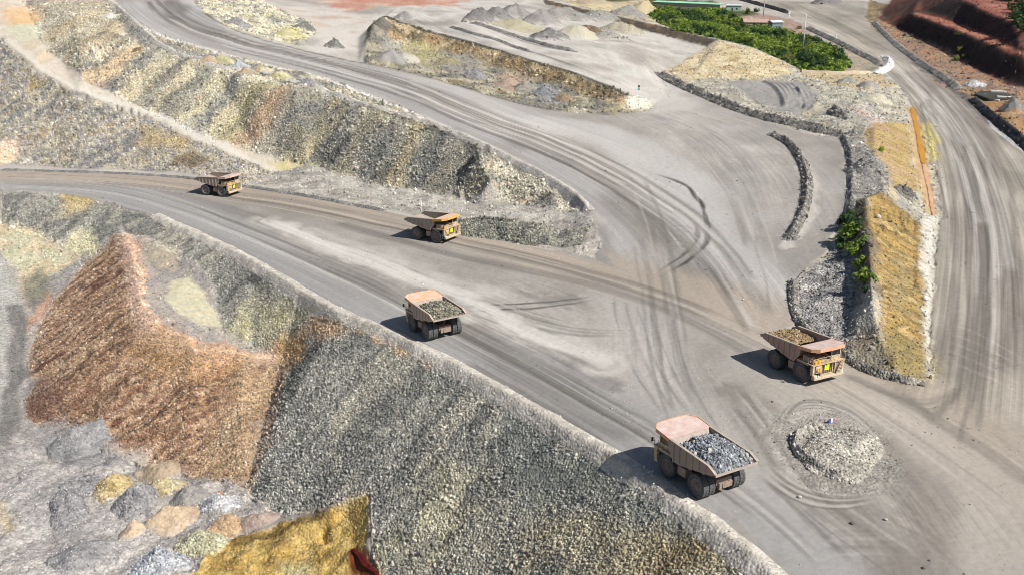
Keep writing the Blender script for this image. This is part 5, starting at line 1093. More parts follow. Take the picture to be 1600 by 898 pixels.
# heaps: (label, px, rx, ry, h, colours, rot, rock, dens, size)
YL = [(196,188,130),(176,166,110),(208,200,150)]; TN = [(176,148,112),(186,160,124),(166,138,104)]; GY = [(128,126,128),(150,148,148),(112,112,114)]; BL = [(160,166,176),(190,194,200),(132,138,150)]
HP = [
 ('smooth tan sand heap at the foot of the brown spur', (252,738), 3.2, 2.6, 2.2, TN, 0, .1, 0, .3),
 ('big grey heap at the left foot of the brown spur', (120,695), 4.4, 3.4, 2.4, GY, .3, .3, .1, .3),
 ('tall rough grey heap left of the tan sand', (214,790), 3.0, 3.8, 2.6, GY, .2, .7, .3, .3),
 ('smooth light tan heap between the grey and pale green heaps', (272,812), 3.4, 3.0, 2.2, [(196,164,122),(206,176,136)], 0, .1, 0, .3),
 ('small orange-tan heap low beside the tall grey heap', (208,832), 1.9, 1.8, 1.2, [(210,180,140),(196,160,118)], 0, .1, 0, .3),
 ('lumpy yellow and ochre heap left of the tall grey heap', (178,762), 2.4, 4.2, 1.8, [(190,160,84),(206,180,120),(160,132,60)], .1, .8, .5, .35),
 ('yellowish rubble heap behind the light tan heap', (256,766), 3.2, 2.4, 1.3, [(196,178,128),(180,160,104),(206,192,150)], .4, .7, .4, .25),
 ('grey clay heap with a slab on it', (296,782), 2.4, 2.2, 1.3, [(136,134,130),(150,146,138)], 0, .1, 0, .3),
 ('white and grey rock heap in front of the dark slope toe', (340,794), 3.0, 1.9, 1.3, [(186,186,190),(206,206,208),(150,150,156)], .3, .9, .8, .35),
 ('pale yellow-green rock heap beside the ochre bank', (312,852), 3.4, 2.6, 1.8, [(190,186,140),(206,202,160),(160,154,112)], 0, 1, .8, .35),
 ('orange-tan gravel heap above the ochre bank', (352,826), 2.6, 2.1, 1.5, [(206,166,116),(190,150,104)], 0, .5, .3, .2),
 ('pinkish brown heap touching the dark slope', (402,816), 2.6, 1.8, 1.3, [(160,138,120),(176,150,132)], .3, .1, 0, .2),
 ('blue-white rock heap at the bottom edge', (252,884), 3.4, 3.0, 1.8, BL, 0, 1, .8, .32),
 ('rough grey heap left of the yellow and ochre one', (134,758), 3.2, 2.8, 1.6, GY, 0, .8, .3, .3),
 ('low grey ridge heap on the pale pit floor', (105,800), 2.4, 5.5, 1.8, GY, .35, .7, .3, .3),
 ('small grey mud heap at the bottom left', (125,872), 3.4, 3.0, 1.6, GY, .2, .4, .1, .3),
 # shoulder of the upper road
 ('tan heap at the upper road edge, leftmost', (328,97), 4, 3, 2.2, TN, 0, .3, 0, .4),
 ('yellow heap next to the blue-white one at the upper road edge', (351,98), 4.2, 3.2, 2.6, YL, 0, .3, 0, .4),
 ('blue-white gravel heap at the upper road edge', (374,105), 4.8, 3.2, 2.6, BL, 0, .5, .3, .4),
 ('tan-yellow heap below the blue-white gravel', (385,115), 4, 3, 2, TN, 0, .4, 0, .4),
 ('orange-topped pale heap at the upper road edge', (410,114), 4.4, 3.2, 2.4, [(206,180,120),(196,186,156)], 0, .4, .1, .4),
 ('pale yellow heap right of the orange-topped one', (440,122), 4.6, 3.4, 2.2, YL, 0, .4, .1, .4),
 ('dark grey rock heap at the crest right of the yellow heaps', (484,134), 5, 3.2, 2.6, GY, 0, .9, .5, .5),
 ('brown-topped small heap on the crest of the tan slope', (216,78), 2.5, 2.2, 1.6, [(150,118,80),(130,100,66)], 0, .4, 0, .4),
 ('white dust heap on the crest near the top left', (172,27), 4, 3.4, 2, [(214,208,200),(196,190,182)], 0, .2, 0, .4),
 # between road and brown band
 ('grey heap on the pale ramp left of the heap rows', (524,74), 4.6, 4, 3.4, [(104,104,98),(128,126,116)], 0, .8, .3, .5),
 ('smooth grey heap beside the upper road', (612,94), 6.5, 5, 3.6, [(146,144,138),(156,152,144)], 0, .1, 0, .5),
 ('light sandy heap beside the smooth grey one', (640,96), 5, 4, 3, [(196,192,176),(184,176,156)], 0, .2, 0, .5),
 ('dark round heap at the corner of the brown band', (597,42), 4.6, 4, 3.2, [(96,90,80),(120,112,98)], 0, .6, .2, .6),
 ('small grey heap on the yard corner', (632,30), 5, 4, 3.2, [(128,122,118),(146,140,134)], 0, .3, 0, .6),
 ('olive-brown heap under the brown band', (700,98), 6, 4.4, 3, [(140,132,90),(160,150,104)], 0, .6, .2, .5),
 ('grey heap under the brown band, left of the pinkish one', (742,120), 5.6, 4.4, 3.2, GY, 0, .7, .3, .5),
 ('pinkish brown heap near the road under the brown band', (795,132), 4.6, 3.8, 2.6, [(160,130,112),(176,146,126)], 0, .3, .1, .5),
 ('grey and tan heap right of the pinkish one', (822,138), 4.6, 3.8, 2.8, [(160,152,136),(136,132,124)], 0, .6, .2, .5),
 ('bluish grey rock heap near the right end of the brown band', (852,146), 4.6, 3.6, 2.8, [(110,114,122),(140,142,146)], 0, .9, .5, .5),
 ('brown heap at the right end of the row by the road', (882,156), 4.4, 3.4, 2.6, [(140,112,76),(160,136,100)], 0, .6, .2, .5),
 ('olive heap at the end of the row by the road', (910,166), 5, 3.4, 2.2, [(140,134,104),(160,152,120)], 0, .7, .3, .5),
 ('yellow-green clay heap left of the pale ramp', (448,56), 5.5, 4.4, 2.6, YL, 0, .2, 0, .5),
 ('grey rubble heap in the left strip above the upper road', (372,38), 6, 5, 2.8, GY, 0, .8, .2, .6),
 ('dark rubble heap at the right end of the left strip', (478,46), 6, 4.6, 2.8, [(104,102,96),(130,126,116)], 0, .8, .2, .6),
 # the yard
 ('dark grey pointed heap at the left end of the yard row', (750,34), 7, 6, 5.0, [(112,108,106),(136,132,128)], 0, .5, .1, .7),
 ('grey heap second in the yard row', (778,30), 7, 6, 4.6, [(128,124,120),(150,146,140)], 0, .5, .1, .7),
 ('grey heap behind the cream ridge in the yard', (808,26), 8, 6, 5.2, [(136,132,128),(156,150,146)], 0, .4, 0, .7),
 ('cream sand ridge in front of the yard heaps', (815,48), 13, 5, 3.4, [(206,196,156),(190,178,140)], -.3, .3, 0, .7),
 ('mauve-grey heap in the middle of the yard', (845,36), 8, 7, 4.8, [(150,142,138),(166,158,152)], 0, .4, 0, .7),
 ('bright cream heap at the front of the yard group', (900,56), 8, 6, 4.8, [(216,206,176),(200,190,160)], 0, .2, 0, .7),
 ('grey speckled heap below the cream ridge', (860,60), 8, 6, 3.2, MIDG, 0, .7, .2, .6),
 ('wide grey gravel heap at the back of the yard', (885,28), 11, 7, 5.0, [(150,148,138),(166,162,150)], -.2, .5, .1, .7),
 ('grey gravel heap right of the wide one at the back', (935,32), 10, 7, 4.8, [(146,144,136),(160,156,146)], -.2, .5, .1, .7),
 ('brown-stained heap beside the bright cream heap', (922,52), 6, 5, 3.6, [(140,110,74),(120,98,72)], 0, .7, .2, .6),
 ('tan heap at the right end of the yard group', (975,50), 9, 6, 4.0, [(190,180,146),(176,166,140)], 0, .4, .1, .7),
 ('pale grey heap in front of the right yard heaps', (950,60), 8, 5, 2.8, [(166,162,150),(180,174,160)], 0, .6, .2, .6),
 ('golden sand heap behind the yard wall by the bushes', (1008,20), 9, 7, 6.0, [(206,184,130),(216,194,140)], 0, .2, 0, .7),
 ('grey heap behind the yard wall left of the golden one', (985,26), 9, 6, 4.5, [(150,146,138),(170,164,150)], 0, .5, .1, .7),
 ('tan heap behind the yard wall at the top', (930,8), 10, 6, 4, [(190,170,130),(206,180,140)], 0, .4, 0, .7),
 # right bench
 ('column of dark boulders on the right bench', (1308,180), 2.6, 9, 2.2, [(84,82,78),(120,116,108),(60,60,58)], .05, 1, .9, .9),
 ('round grey-green heap below the tan dirt wall', (1322,130), 4.4, 3.6, 2.4, [(128,132,120),(146,146,132)], 0, .4, 0, .4),
 ('grey conical heap right of the grey-green one', (1358,138), 5, 4.4, 3.0, [(150,144,136),(166,158,148)], 0, .4, 0, .4),
 ('cream heap behind the orange-stained rubble', (1368,158), 6, 4, 2.4, [(206,198,170),(190,180,150)], 0, .3, 0, .4),
 ('dark rock heap between the two yellow embankments', (1414,304), 3.0, 2.4, 2.0, [(84,78,74),(110,104,98)], 0, 1, .6, .4),
 ('small dark rock heap at the end of the long berm', (1334,212), 2.6, 2.0, 1.6, DK, 0, 1, .5, .4),
 ('dark rubble heap end of the curved berm', (1236,374), 2.2, 1.4, 1.0, DK, 0, 1, .5, .35),
 ('grey rubble heap on the shoulder left of the upper yellow embankment', (1348,262), 4.4, 5, 2.0, MIDG, 0, 1, .7, .5),
 ('large grey boulder pile at the right picture edge', (1582,172), 5, 4, 3.6, [(110,112,106),(130,130,122)], 0, .5, .1, .9),
 ('white rock pile by the far berm of the right road', (1523,134), 5, 3.6, 1.8, [(226,224,224),(196,196,200)], -.5, .9, .6, .7),
 ('grey heap on the island between the two roads at the top', (1292,6), 12, 8, 5, [(110,108,108),(140,136,130)], 0, .5, .1, .9),
]
for i, (lb, px, rx, ry, h, cols, rot, rk, dn, sz) in enumerate(HP):
    cols = [tuple(.82*c_+.18*165 for c_ in q_) for q_ in cols]
    if i < 16: rx, ry, h = rx*1.4, ry*1.4, h*1.35
    elif 40 <= i < 55: rx, ry, h, cols = rx*1.3, ry*1.8, h*1.15, [tuple(c_*.94 for c_ in q_) for q_ in cols]
    heap('rock_heap' if rk > .45 else 'sand_heap', lb, 'heap', px, rx, ry, h, cols, rot, rk if i >= 16 else (.35 if rk < .15 else max(rk, .55)), dn if i >= 16 else .06 if rk < .15 else max(dn, .4), sz if i >= 16 else .22, 400+i*7, rough=.5 if i < 16 else .42, dome=1.1 if i < 40 else 1.4)

# boulders lying loose, big enough to see singly
def boulder(label, px, r, col, seed):
    bm = bmesh.new(); bmesh.ops.create_icosphere(bm, subdivisions=2, radius=r); rnd = random.Random(seed)
    for v in bm.verts: n_ = v.co.normalized(); v.co *= .8+.4*float(vn(np.array([n_.x*2+seed]), np.array([n_.y*2+n_.z*3]), seed)[0])
    for v in bm.verts: v.co.z *= .75
    me = bpy.data.meshes.new('boulder'); bm.to_mesh(me); bm.free(); me.materials.append(simple('boulder_stone', alb(col), .9, col2=alb(col)*.7, scale=2.5, bump=.1))
    x, y, z = G(*px); o = obj('boulder', me, loc=(x, y, gz(x, y)+r*.35)); tag(o, label, 'boulder', 'loose boulders')
boulder('small pale boulder on the road in front of the nearest truck', (1249,777), .28, (206,202,196), 1)
boulder('pale stone on the road below the ringed mound, rightmost', (1384,812), .26, (200,196,188), 2)
boulder('dark stone on the road below the ringed mound', (1331,818), .26, (110,106,100), 3)
boulder('white boulder at the toe of the tan slope above the haul road', (557,262), .8, (216,204,186), 4)
boulder('white boulder beside the right road at the embankment foot', (1445,468), .7, (226,224,220), 5)
boulder('white stone high on the yellow embankment', (1372,340), .6, (226,214,190), 6)
boulder('dark pinkish boulder on the white-grey heap', (344,771), .6, (190,140,116), 7)
boulder('dark boulder on the orange ground by the right road', (1540,176), 1.6, (90,90,84), 8)
boulder('greyish boulder near the bottom of the junction', (1443,888), .22, (120,116,110), 9)
# the slabs lying in the dug pit on the right, and the slab on the clay heap
P_CONC = simple('pale_concrete', (.62, .61, .58), .85, col2=(.5, .49, .46), scale=2)
def slab(label, px, L, W, Hh, rz, tilt=0.05, mat=None):
    x, y, z = G(*px); o = MB().box(-L/2, L/2, -W/2, W/2, 0, Hh).build('concrete_slab', mat or P_CONC, bevel=.04); o.location = (x, y, gz(x, y)+.1); o.rotation_euler = (tilt, tilt, rz); tag(o, label, 'slab', 'concrete slabs')
slab('long pale slab at the back of the dug hollow beside the right road', (1560,145), 5.5, 1.0, .7, -.25)
slab('short pale slab at the left end of the hollow beside the right road', (1544,150), 3.6, .9, .6, -1.0)
slab('pale slab at the front of the hollow beside the right road', (1554,158), 3.2, 1.0, .6, -.7)
slab('thin pale slab at the right of the hollow beside the right road', (1568,154), 5.0, .8, .5, 0.0)
slab('pale wooden board stuck in the grey clay heap', (300,778), 2.0, .5, .15, .4, .5)
P_HOLLOW = simple('dark_hollow_patch', (.035, .04, .035), .6, col2=(.07, .065, .05), scale=.6)  # mottled dark tone of the flat patch laid in place of the hollow
x_, y_, z_ = G(1558, 150); m = MB()
m.plan([(x_-7, y_-9), (x_+3, y_-10), (x_+7, y_-2), (x_+7, y_+8), (x_-2, y_+10), (x_-7, y_+3)], lambda x: z_-.3, lambda x: z_+.35); tag(m.build('dug_hollow', P_HOLLOW), kind='structure')

# water: the orange drainage channel and the red seep
def strip(name, px, w, mat, lift, kind='structure', zf=None):
    pl = smooth_pl(GL(px), 2); pl, q = resample(pl, 1.2); tg = np.gradient(pl, axis=0); tg /= np.linalg.norm(tg, axis=1, keepdims=True); nm = np.stack([-tg[:, 1], tg[:, 0]], 1)
    ww = w*(.45+1.1*fbm(q/2.5, q*0, 5, 3))*(.3+.7*sstep(0, 4, q)*sstep(0, 4, q[-1]-q)); a = pl+nm*ww[:, None]; b = pl-nm*ww[:, None]
    z = lookup(blur(Z, 6), pl[:, 0], pl[:, 1])+lift; z = np.convolve(np.pad(z, 4, 'edge'), np.ones(9)/9, 'valid')
    v = [(*p, zz_) for p, zz_ in zip(a, z)]+[(*p, zz_) for p, zz_ in zip(b, z)]; n = len(pl)
    me = bpy.data.meshes.new(name); me.from_pydata(v, [], [(i, i+1, n+i+1, n+i) for i in range(n-1)]); me.materials.append(mat)
    return tag(obj(name, me), kind=kind)
W_OR = simple('orange_water', (.50, .25, .03), .4, col2=(.42, .20, .02), scale=.2, spec=.15)
strip('orange_channel_water', [(1425,166),(1432,195),(1438,225),(1444,255)], .75, W_OR, .32)
strip('channel_mud', [(1443,250),(1448,275),(1455,305),(1459,335)], .45, simple('pink_orange_mud', (.56, .36, .22), .5, col2=(.5, .3, .18), scale=.5), .28)

strip('red_seep_water', [(551,862),(562,868),(576,878),(586,890),(594,902)], .85, simple('dark_red_water', (.10, .008, .004), .15, col2=(.04, .004, .003), scale=1.5, spec=.4), .22)
# ------------------------------------------------------------------ vegetation
def leaf_material(name, c1, c2):
    m, nt, b = nodes(name); ln = nt.links.new
    geo = N(nt, 'ShaderNodeNewGeometry'); ns = N(nt, 'ShaderNodeTexNoise'); ns.inputs['Scale'].default_value = .45; ns.inputs['Detail'].default_value = 4; ln(geo.outputs['Position'], ns.inputs['Vector'])
    mr = N(nt, 'ShaderNodeMapRange'); mr.inputs['From Min'].default_value = .35; mr.inputs['From Max'].default_value = .65; ln(ns.outputs[0], mr.inputs['Value'])
    ad = mathn(nt, 'ADD', mathn(nt, 'MULTIPLY', geo.outputs['Random Per Island'], .5), mathn(nt, 'MULTIPLY', mr.outputs[0], .6))
    mx = N(nt, 'ShaderNodeMix', data_type='RGBA'); mx.inputs['A'].default_value = (*c1, 1); mx.inputs['B'].default_value = (*c2, 1); ln(ad, mx.inputs['Factor'])
    ln(mx.outputs['Result'], b.inputs['Base Color']); b.inputs['Roughness'].default_value = .6; b.inputs['Subsurface Weight'].default_value = 0
    tr = nt.nodes.new('ShaderNodeBsdfTranslucent'); ln(mx.outputs['Result'], tr.inputs[0]); ms = nt.nodes.new('ShaderNodeMixShader'); ms.inputs[0].default_value = .35
    out = nt.nodes['Material Output']; ln(b.outputs[0], ms.inputs[1]); ln(tr.outputs[0], ms.inputs[2]); ln(ms.outputs[0], out.inputs['Surface'])
    return m
LF_B = leaf_material('bright_leaves', (.045, .10, .015), (.32, .42, .07)); LF_D = leaf_material('dark_leaves', (.014, .04, .016), (.08, .15, .05)); LF_O = leaf_material('olive_leaves', (.07, .09, .03), (.24, .24, .09))
BARK = simple('bark', (.12, .09, .06), .9, col2=(.07, .05, .04), scale=3)
def crown_mesh(seed, mat, r=2.6, h=3.0, n=420, leaf=.42, name='crown', base=.15):
    rnd = random.Random(seed); vs = []; fs = []; blobs = []
    for i in range(9):
        a = rnd.uniform(0, 6.28); q = rnd.uniform(.1, .72)*r; blobs.append((q*math.cos(a), q*math.sin(a), h*(rnd.uniform(.28, .8)-.25*q/r), rnd.uniform(.30, .5)*r))
    for i in range(n):
        bx, by, bz, br = rnd.choice(blobs); d = Vector((rnd.gauss(0, 1), rnd.gauss(0, 1), rnd.gauss(0, 1)))
        if d.length < .01: continue
        d.normalize(); p = Vector((bx, by, bz))+d*br*rnd.uniform(.55, 1.08)*Vector((1, 1, .8)).length/1.6
        if p.z < base: p.z = base+rnd.uniform(0, .3)
        u = Vector((rnd.gauss(0, 1), rnd.gauss(0, 1), rnd.gauss(0, .5))).normalized(); nn = (d+Vector((rnd.gauss(0, .5), rnd.gauss(0, .5), .4+rnd.gauss(0, .5)))).normalized()
        w = nn.cross(u).normalized(); u = w.cross(nn); s = leaf*rnd.uniform(.6, 1.5); k = len(vs)
        vs += [p-u*s*.5, p+w*s*.32, p+u*s*.6, p-w*s*.32]; fs.append((k, k+1, k+2, k+3))
    me = bpy.data.meshes.new(name); me.from_pydata([tuple(v) for v in vs], [], fs); me.materials.append(mat); return me
def trunk_mesh(seed, h=2.0, r=.16):
    rnd = random.Random(seed); m = MB(); m.cyl((0, 0, -.3), (.1, .05, h*.55), r, r*.7, 7)
    for i in range(4):
        a = rnd.uniform(0, 6.28); m.cyl((.08, .04, h*rnd.uniform(.3, .5)), (math.cos(a)*h*.45, math.sin(a)*h*.45, h*rnd.uniform(.8, 1.1)), r*.5, r*.2, 5)
    return m.mesh('trunk', BARK)
def shrub_proto(name, seed, mat, r, h, n, leaf):
    e = empty(name, (0, 0, -500)); obj('crown', crown_mesh(seed, mat, r, h, n, leaf), e); obj('trunk', trunk_mesh(seed, h*.7, .05*r+.05), e); return e
def place(o, px, label, cat, group=None, s=1, xy=None, sink=.2):
    x, y = xy if xy else G(*px)[:2]; c = copy_tree(o); c.location = (x, y, gz(x, y)-sink); c.scale = (s, s, s); c.rotation_euler = (0, 0, random.uniform(0, 6.28)); return tag(c, label, cat, group)
PRB = [shrub_proto('shrub', 50+i, LF_B, 3.6, 4.2, 420, .75) for i in range(3)]
PRD = [shrub_proto('shrub', 60+i, LF_D, 3.8, 5.2, 460, .75) for i in range(3)]
PRO = [shrub_proto('shrub', 70+i, LF_O, 3.0, 3.2, 300, .65) for i in range(2)]
basin = [(1012,14),(1075,20),(1120,16),(1150,30),(1170,40),(1225,50),(1240,58),(1270,62),(1300,78),(1318,92),(1322,104),(1305,112),(1255,110),(1228,96),(1182,76),(1128,62),(1060,48),(1030,36)]
bpoly = GL(basin); bx0, by0 = bpoly.min(0); bx1, by1 = bpoly.max(0); pts = []; tries = 0
hs_ = G(1180, 41)[:2]
while len(pts) < 190 and tries < 20000:
    tries += 1; x = random.uniform(bx0, bx1); y = random.uniform(by0, by1)
    if signed(bpoly, np.array([x]), np.array([y]))[0] < 1.5: continue
    hx_, hy_ = hs_; 
    if (x-hx_)**2/150+(y-hy_)**2/700 < 1: continue
    if all((x-a)**2/20+(y-b)**2/46 > 1 for a, b in pts): pts.append((x, y))
ZONES = [(n_, G(*p_)[0]/G(*p_)[1], G(*p_)[1]) for n_, p_ in (('right behind the yard wall', (1050,42)), ('in front of the mint green roof', (1070,26)), ('below the green cabin', (1130,28)), ('behind the corner of the yard wall', (1120,56)),
         ('left of the faded pink roof', (1150,38)), ('behind the tan slope', (1180,70)), ('in front of the grey shed', (1205,58)), ('left of the right-hand tall pole', (1235,74)), ('at the foot of the right-hand tall pole', (1262,80)), ('beside the dark dirt berm of the road', (1290,76)),
         ('next to the large round dark tree', (1250,100)), ('at the right end by the lime pile', (1306,94)))]
for i, (x, y) in enumerate(pts):
    u = x/y; q = float(fbm(np.array([x/16]), np.array([y/34]), 606, 2)[0])
    k = 0 if q > .5 else (1 if q > .40 else 2) 
    e_ = min(range(len(ZONES)), key=lambda j: math.hypot((x/y-ZONES[j][1])*520, (y-ZONES[j][2])*.35)); zn = ZONES[e_][0]
    col_ = ('bright green leafy', 'dark green', 'dull olive')[k]; pr = (PRB[i % 3], PRD[i % 3], PRD[(i+1) % 3] if i % 3 else PRO[0])[k]
    place(pr, None, col_+' shrub of the thicket '+zn, 'shrub', col_+' shrubs '+zn, random.uniform(.6, 1.35) if k == 0 else random.uniform(.6, 1.15), (x, y))
print('shrubs', len(pts))
place(PRD[0], (1261,104), 'large round dark green tree at the near corner of the thicket', 'tree', None, 1.35)
place(PRD[1], (1302,100), 'dark bushy tree at the right end of the thicket', 'tree', None, 1.3)
place(PRD[2], (1212,62), 'dark tree in front of the grey shed', 'tree', None, 1.15)
place(PRO[1], (1170,22), 'olive bush beside the first tall pole', 'shrub', None, 1.3)
place(PRD[1], (1182,20), 'small dark bush close to the first tall pole', 'shrub', None, .7)
place(PRO[0], (1250,46), 'low olive bush by the berm right of the grey shed', 'shrub', None, .7)
# thicket ground cover
gcol = bpy.data.collections.new('leaf_clumps')
for i in range(3):
    o = bpy.data.objects.new('leaf_clump', crown_mesh(80+i, (LF_B, LF_B, LF_D)[i], .9, .6, 46, .42, 'leaf_clump', .0)); gcol.objects.link(o)
NG_LEAF = scatter_nodes(gcol)
n = 5200; r_ = np.random.default_rng(3); gx_ = r_.uniform(bx0, bx1, n*3); gy_ = r_.uniform(by0, by1, n*3); k = signed(bpoly, gx_, gy_) > -2; gx_ = gx_[k][:n]; gy_ = gy_[k][:n]
tag(scatter('ground_cover', np.stack([gx_, gy_, lookup(Z, gx_, gy_)+.1], 1), r_.uniform(1.2, 2.6, len(gx_)), np.full((len(gx_), 3), .1), NG_LEAF), kind='stuff', label='creeping green leaves covering the thicket floor')
# bushes at the left foot of the yellow embankment
PRS = [shrub_proto('shrub', 90+i, LF_B if i else LF_D, 1.7, 2.6, 380, .42) for i in range(3)]
place(PRS[0], (1322,352), 'dark green upright bush casting a long shadow on the road by the yellow embankment', 'shrub', None, 1.35)
place(PRS[1], (1330,374), 'bright green spreading bush at the foot of the yellow embankment', 'shrub', None, 1.5)
place(PRS[2], (1340,398), 'yellow-green bush right below the bright one by the embankment', 'shrub', None, 1.3)
place(PRS[0], (1312,385), 'low dark bush in the rubble left of the bright bush', 'shrub', None, 1.3)
for px_, s_, l_ in [((1340,360),1.2,'light green bush touching the shaded face near the embankment top'), ((1316,368),.8,'small bush at the road edge left of the bright spreading bush'), ((1346,384),1.1,'green bush pressed against the embankment face, right of the bright one'),
                   ((1326,396),1.0,'olive green bush in the middle of the row below the embankment'), ((1344,418),1.0,'ragged bush below the yellow-green one at the embankment'), ((1330,340),.9,'topmost small bush of the row beside the embankment')]:
    place(PRS[int(s_*10) % 3], px_, l_, 'shrub', None, s_)
place(PRS[1], (1350,445), 'small green bush lower down the shaded side of the embankment', 'shrub', None, 1.3)
place(PRS[0], (1352,456), 'tiny dark bush at the bottom of the shaded embankment side', 'shrub', None, .55)
place(PRS[2], (1375,236), 'small dull bush at the left of the upper yellow embankment', 'shrub', None, .7)
for i, (px, s) in enumerate([((1497,55),.7), ((1502,82),.8), ((1496,95),.9), ((1508,90),.6), ((1425,58),.5), ((1440,68),.5)]):
    place(PRO[i % 2], px, ['pale green shrub on the ledge of the red cut', 'green shrub on the dark lower face of the red cut, upper one', 'green shrub on the dark lower face of the red cut, lower one', 'small shrub right of the other two on the dark lower face', 'tiny shrub at the left foot of the dark face', 'tiny shrub second from the left at the foot of the dark face'][i], 'shrub', 'shrubs on the red cut', s)
for i, (px, s) in enumerate([((1592,22),1.5), ((1598,34),1.6), ((1584,30),1.0), ((1598,8),1.6), ((1575,2),1.2), ((1600,50),1.3), ((1580,16),.8)]):
    place(PRD[i % 3], px, 'dark hilltop tree above the red cut, '+('second row from the top', 'just above the lowest one', 'left of the main clump', 'topmost at the picture edge', 'topmost and farthest left', 'lowest at the picture edge', 'small one between the clump and the rim')[i], 'tree', 'hilltop trees at the corner', s)
for i, (px, s) in enumerate([((1413,57),.5), ((1516,134),.45), ((1568,190),.5)]):
    place(PRO[1], px, ['small weed bush on the far berm of the right road', 'green weed patch behind the white rock pile', 'yellow-green weed bush in front of the grey boulder pile'][i], 'shrub', None, s)
for p in PRB+PRD+PRO+PRS:
    for c in list(p.children): bpy.data.objects.remove(c)
    bpy.data.objects.remove(p)

# ------------------------------------------------------------------ poles, buildings, markers
P_POLE = simple('pale_pole', (.55, .54, .52), .7, col2=(.42, .41, .4), scale=1)
def pole(label, px, h):
    x, y, z = G(*px); e = empty('utility_pole', (x, y, gz(x, y)), 0, label, 'pole', 'tall poles by the thicket')
    MB().cyl((0, 0, -.5), (.12, 0, h), .34, .2, 10).build('shaft', P_POLE, e, True)
    m = MB(); m.box(-.9, 1.1, -.08, .08, h-.8, h-.62); m.build('crossarm', P_POLE, e)
    m = MB()
    for x_ in (-.8, .1, 1.0): m.cyl((x_, 0, h-.62), (x_, 0, h-.35), .07, n=6)
    m.build('insulator', simple('insulator_glaze', (.3, .22, .18), .4), e)
pole('tall pale pole standing in the thicket, right of the grey shed', (1254,81), 17.3)
pole('tall pale pole by the road at the top, left of the grey shed', (1193,25), 19.5)
def house(name, label, px, L, W, Hh, rise, rz, wall, roof, lift=0.0, door=True, fascia=None):
    x, y, z = G(*px); e = empty(name, (x, y, gz(x, y)-.3), rz, label, 'building')
    MB().box(-L/2, L/2, -W/2, W/2, 0, Hh).build('wall', wall, e)
    m = MB(); o_ = .5
    m.add([(-L/2-o_, -W/2-o_, Hh), (L/2+o_, -W/2-o_, Hh), (L/2+o_, W/2+o_, Hh), (-L/2-o_, W/2+o_, Hh), (-L/2-o_, 0, Hh+rise), (L/2+o_, 0, Hh+rise),
           (-L/2-o_, -W/2-o_, Hh+.15), (L/2+o_, -W/2-o_, Hh+.15), (L/2+o_, W/2+o_, Hh+.15), (-L/2-o_, W/2+o_, Hh+.15), (-L/2-o_, 0, Hh+rise+.15), (L/2+o_, 0, Hh+rise+.15)],
          [(6, 7, 11, 10), (9, 10, 11, 8), (0, 4, 5, 1), (3, 2, 5, 4), (0, 1, 7, 6), (2, 3, 9, 8), (0, 6, 10, 4), (4, 10, 9, 3), (1, 5, 11, 7), (5, 2, 8, 11)])
    rf = m.build('roof', roof, e)
    n_ = max(3, int(L/2)); m = MB()
    for i in range(n_+1):
        xx = -L/2+i*L/n_; a = math.atan2(rise, W/2+o_); ln_ = math.hypot(W/2+o_, rise)
        for sd in (-1, 1):
            m.box(-.05, .05, 0, ln_, 0, .06, Matrix.Rotation(sd*0, 3, 'X'), (0, 0, 0)) if 0 else m.add([(xx-.05, sd*(W/2+o_), Hh+.16), (xx+.05, sd*(W/2+o_), Hh+.16), (xx+.05, 0, Hh+rise+.17), (xx-.05, 0, Hh+rise+.17), (xx-.05, sd*(W/2+o_), Hh+.24), (xx+.05, sd*(W/2+o_), Hh+.24), (xx+.05, 0, Hh+rise+.25), (xx-.05, 0, Hh+rise+.25)], [(0, 1, 2, 3), (4, 7, 6, 5), (0, 4, 5, 1), (1, 5, 6, 2), (2, 6, 7, 3), (3, 7, 4, 0)])
    m.build('roof_seam', roof, rf)
    if door:
        MB().box(-L*.1-.5, -L*.1+.5, -W/2-.06, -W/2+.02, 0, 2.1).build('door', P_DARK, e)
        MB().box(L*.2-.6, L*.2+.6, -W/2-.06, -W/2+.02, 1.0, 2.0).build('window', P_GLASS, e)
    if fascia: MB().box(L/2+.02, L/2+.3, -W/2, W/2, 0, Hh+.4).build('end_panel', fascia, e)
W_GR = simple('grey_metal_wall', (.20, .26, .27), .6, col2=(.14, .19, .2), scale=1); R_WH = simple('pale_metal_roof', (.62, .68, .66), .5, col2=(.5, .55, .55), scale=.8)
R_PK = simple('faded_pink_roof', (.46, .30, .25), .8, col2=(.36, .25, .2), scale=.5); W_PL = simple('pale_wall', (.5, .45, .4), .8); R_GN = simple('mint_green_roof', (.30, .60, .42), .6, col2=(.24, .5, .36), scale=.15)
house('metal_shed', 'small grey metal shed with a pale sheet roof between the two tall poles', (1211,46), 6.5, 5, 4.2, .9, .25, W_GR, R_WH)
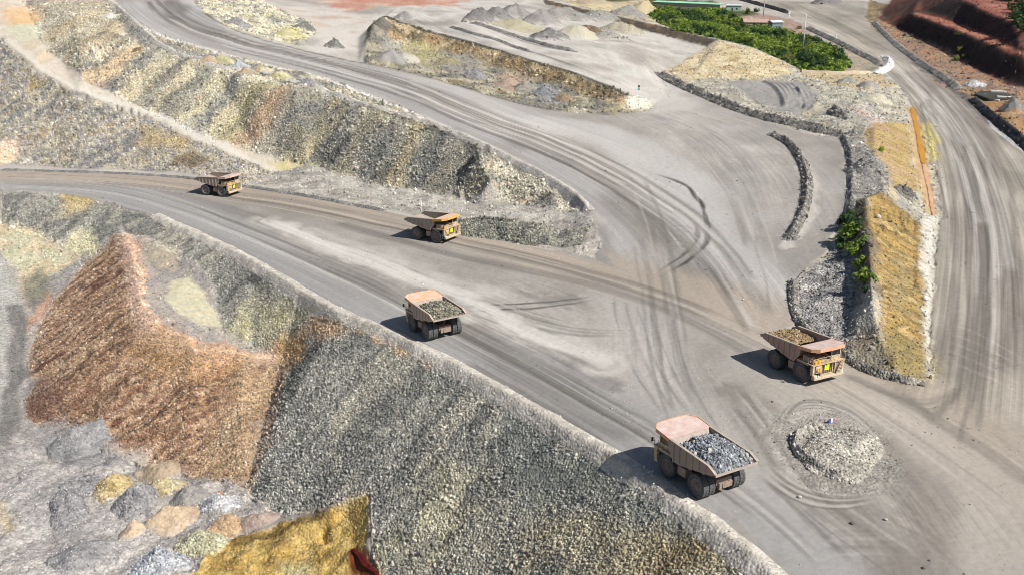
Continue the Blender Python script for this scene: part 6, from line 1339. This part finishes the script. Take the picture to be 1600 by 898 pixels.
house('low_house', 'low building with faded pink roof left of the grey shed', (1180,41), 14, 10, 2.6, 1.6, -.1, W_PL, R_PK)
house('long_roofed_building', 'long low building with mint green roof behind the bushes at the top', (1078,10), 52, 13, 2.4, .5, -.62, W_PL, R_GN, door=False)
house('green_cabin', 'small pale green cabin with a white end panel near the top', (1146,17), 10, 5, 3.6, .5, -.15, simple('pale_green_wall', (.38, .52, .42), .7), R_WH, fascia=simple('white_panel', (.8, .8, .78), .6))
M_WHITE = simple('white_marker_paint', (.82, .81, .78), .6, noise=.1); M_BLUE = simple('blue_marker_paint', (.05, .12, .45), .5, noise=.2); M_RED = simple('red_marker_paint', (.6, .12, .14), .5, noise=.2); M_TEAL = simple('teal_marker_paint', (.10, .45, .42), .5, noise=.2)
def post(name, label, px, h, r, parts):
    x, y, z = G(*px); e = empty(name, (x, y, gz(x, y)), random.uniform(-.3, .3), label, 'marker')
    MB().cyl((0, 0, -.2), (0, 0, h), r, r*.9, 8).build('post', M_WHITE, e)
    for nm, b, mt in parts: MB().box(*b).build(nm, mt, e)
post('marker_post', 'white marker post above the empty truck at the slope toe', (658,322), 1.2, .22, [('cap', (-.25,.25,-.25,.25,1.2,1.3), M_WHITE)])
post('marker_post', 'white marker post on the berm beside the top road, right of the shed', (1233,27), 3.2, .3, [('sign_plate', (-.6,.6,-.36,-.31,1.6,3.2), M_WHITE)])
post('marker_post', 'small white post on the dark berm of the right road', (1306,61), 1.8, .3, [('cap', (-.4,.4,-.4,.4,1.8,2.0), M_WHITE)])
post('route_sign', 'small dark and teal marker standing at the tip of the brown band', (998,142), 1.2, .12, [('base_panel', (-.4,.4,-.2,.1,.1,.9), M_TEAL), ('top_panel', (-.35,.35,-.2,.05,1.1,1.9), P_DARK)])
post('route_marker', 'small blue white and pink marker lying at the top of the ringed mound', (1299,660), .25, .05, [('blue_panel', (-.45,-.15,-.08,.05,.1,.62), M_BLUE), ('white_panel', (-.15,.15,-.1,.05,.1,.66), M_WHITE), ('red_panel', (.15,.42,-.08,.05,.1,.6), M_RED)])
print('done', round(time.time()-T0, 1))
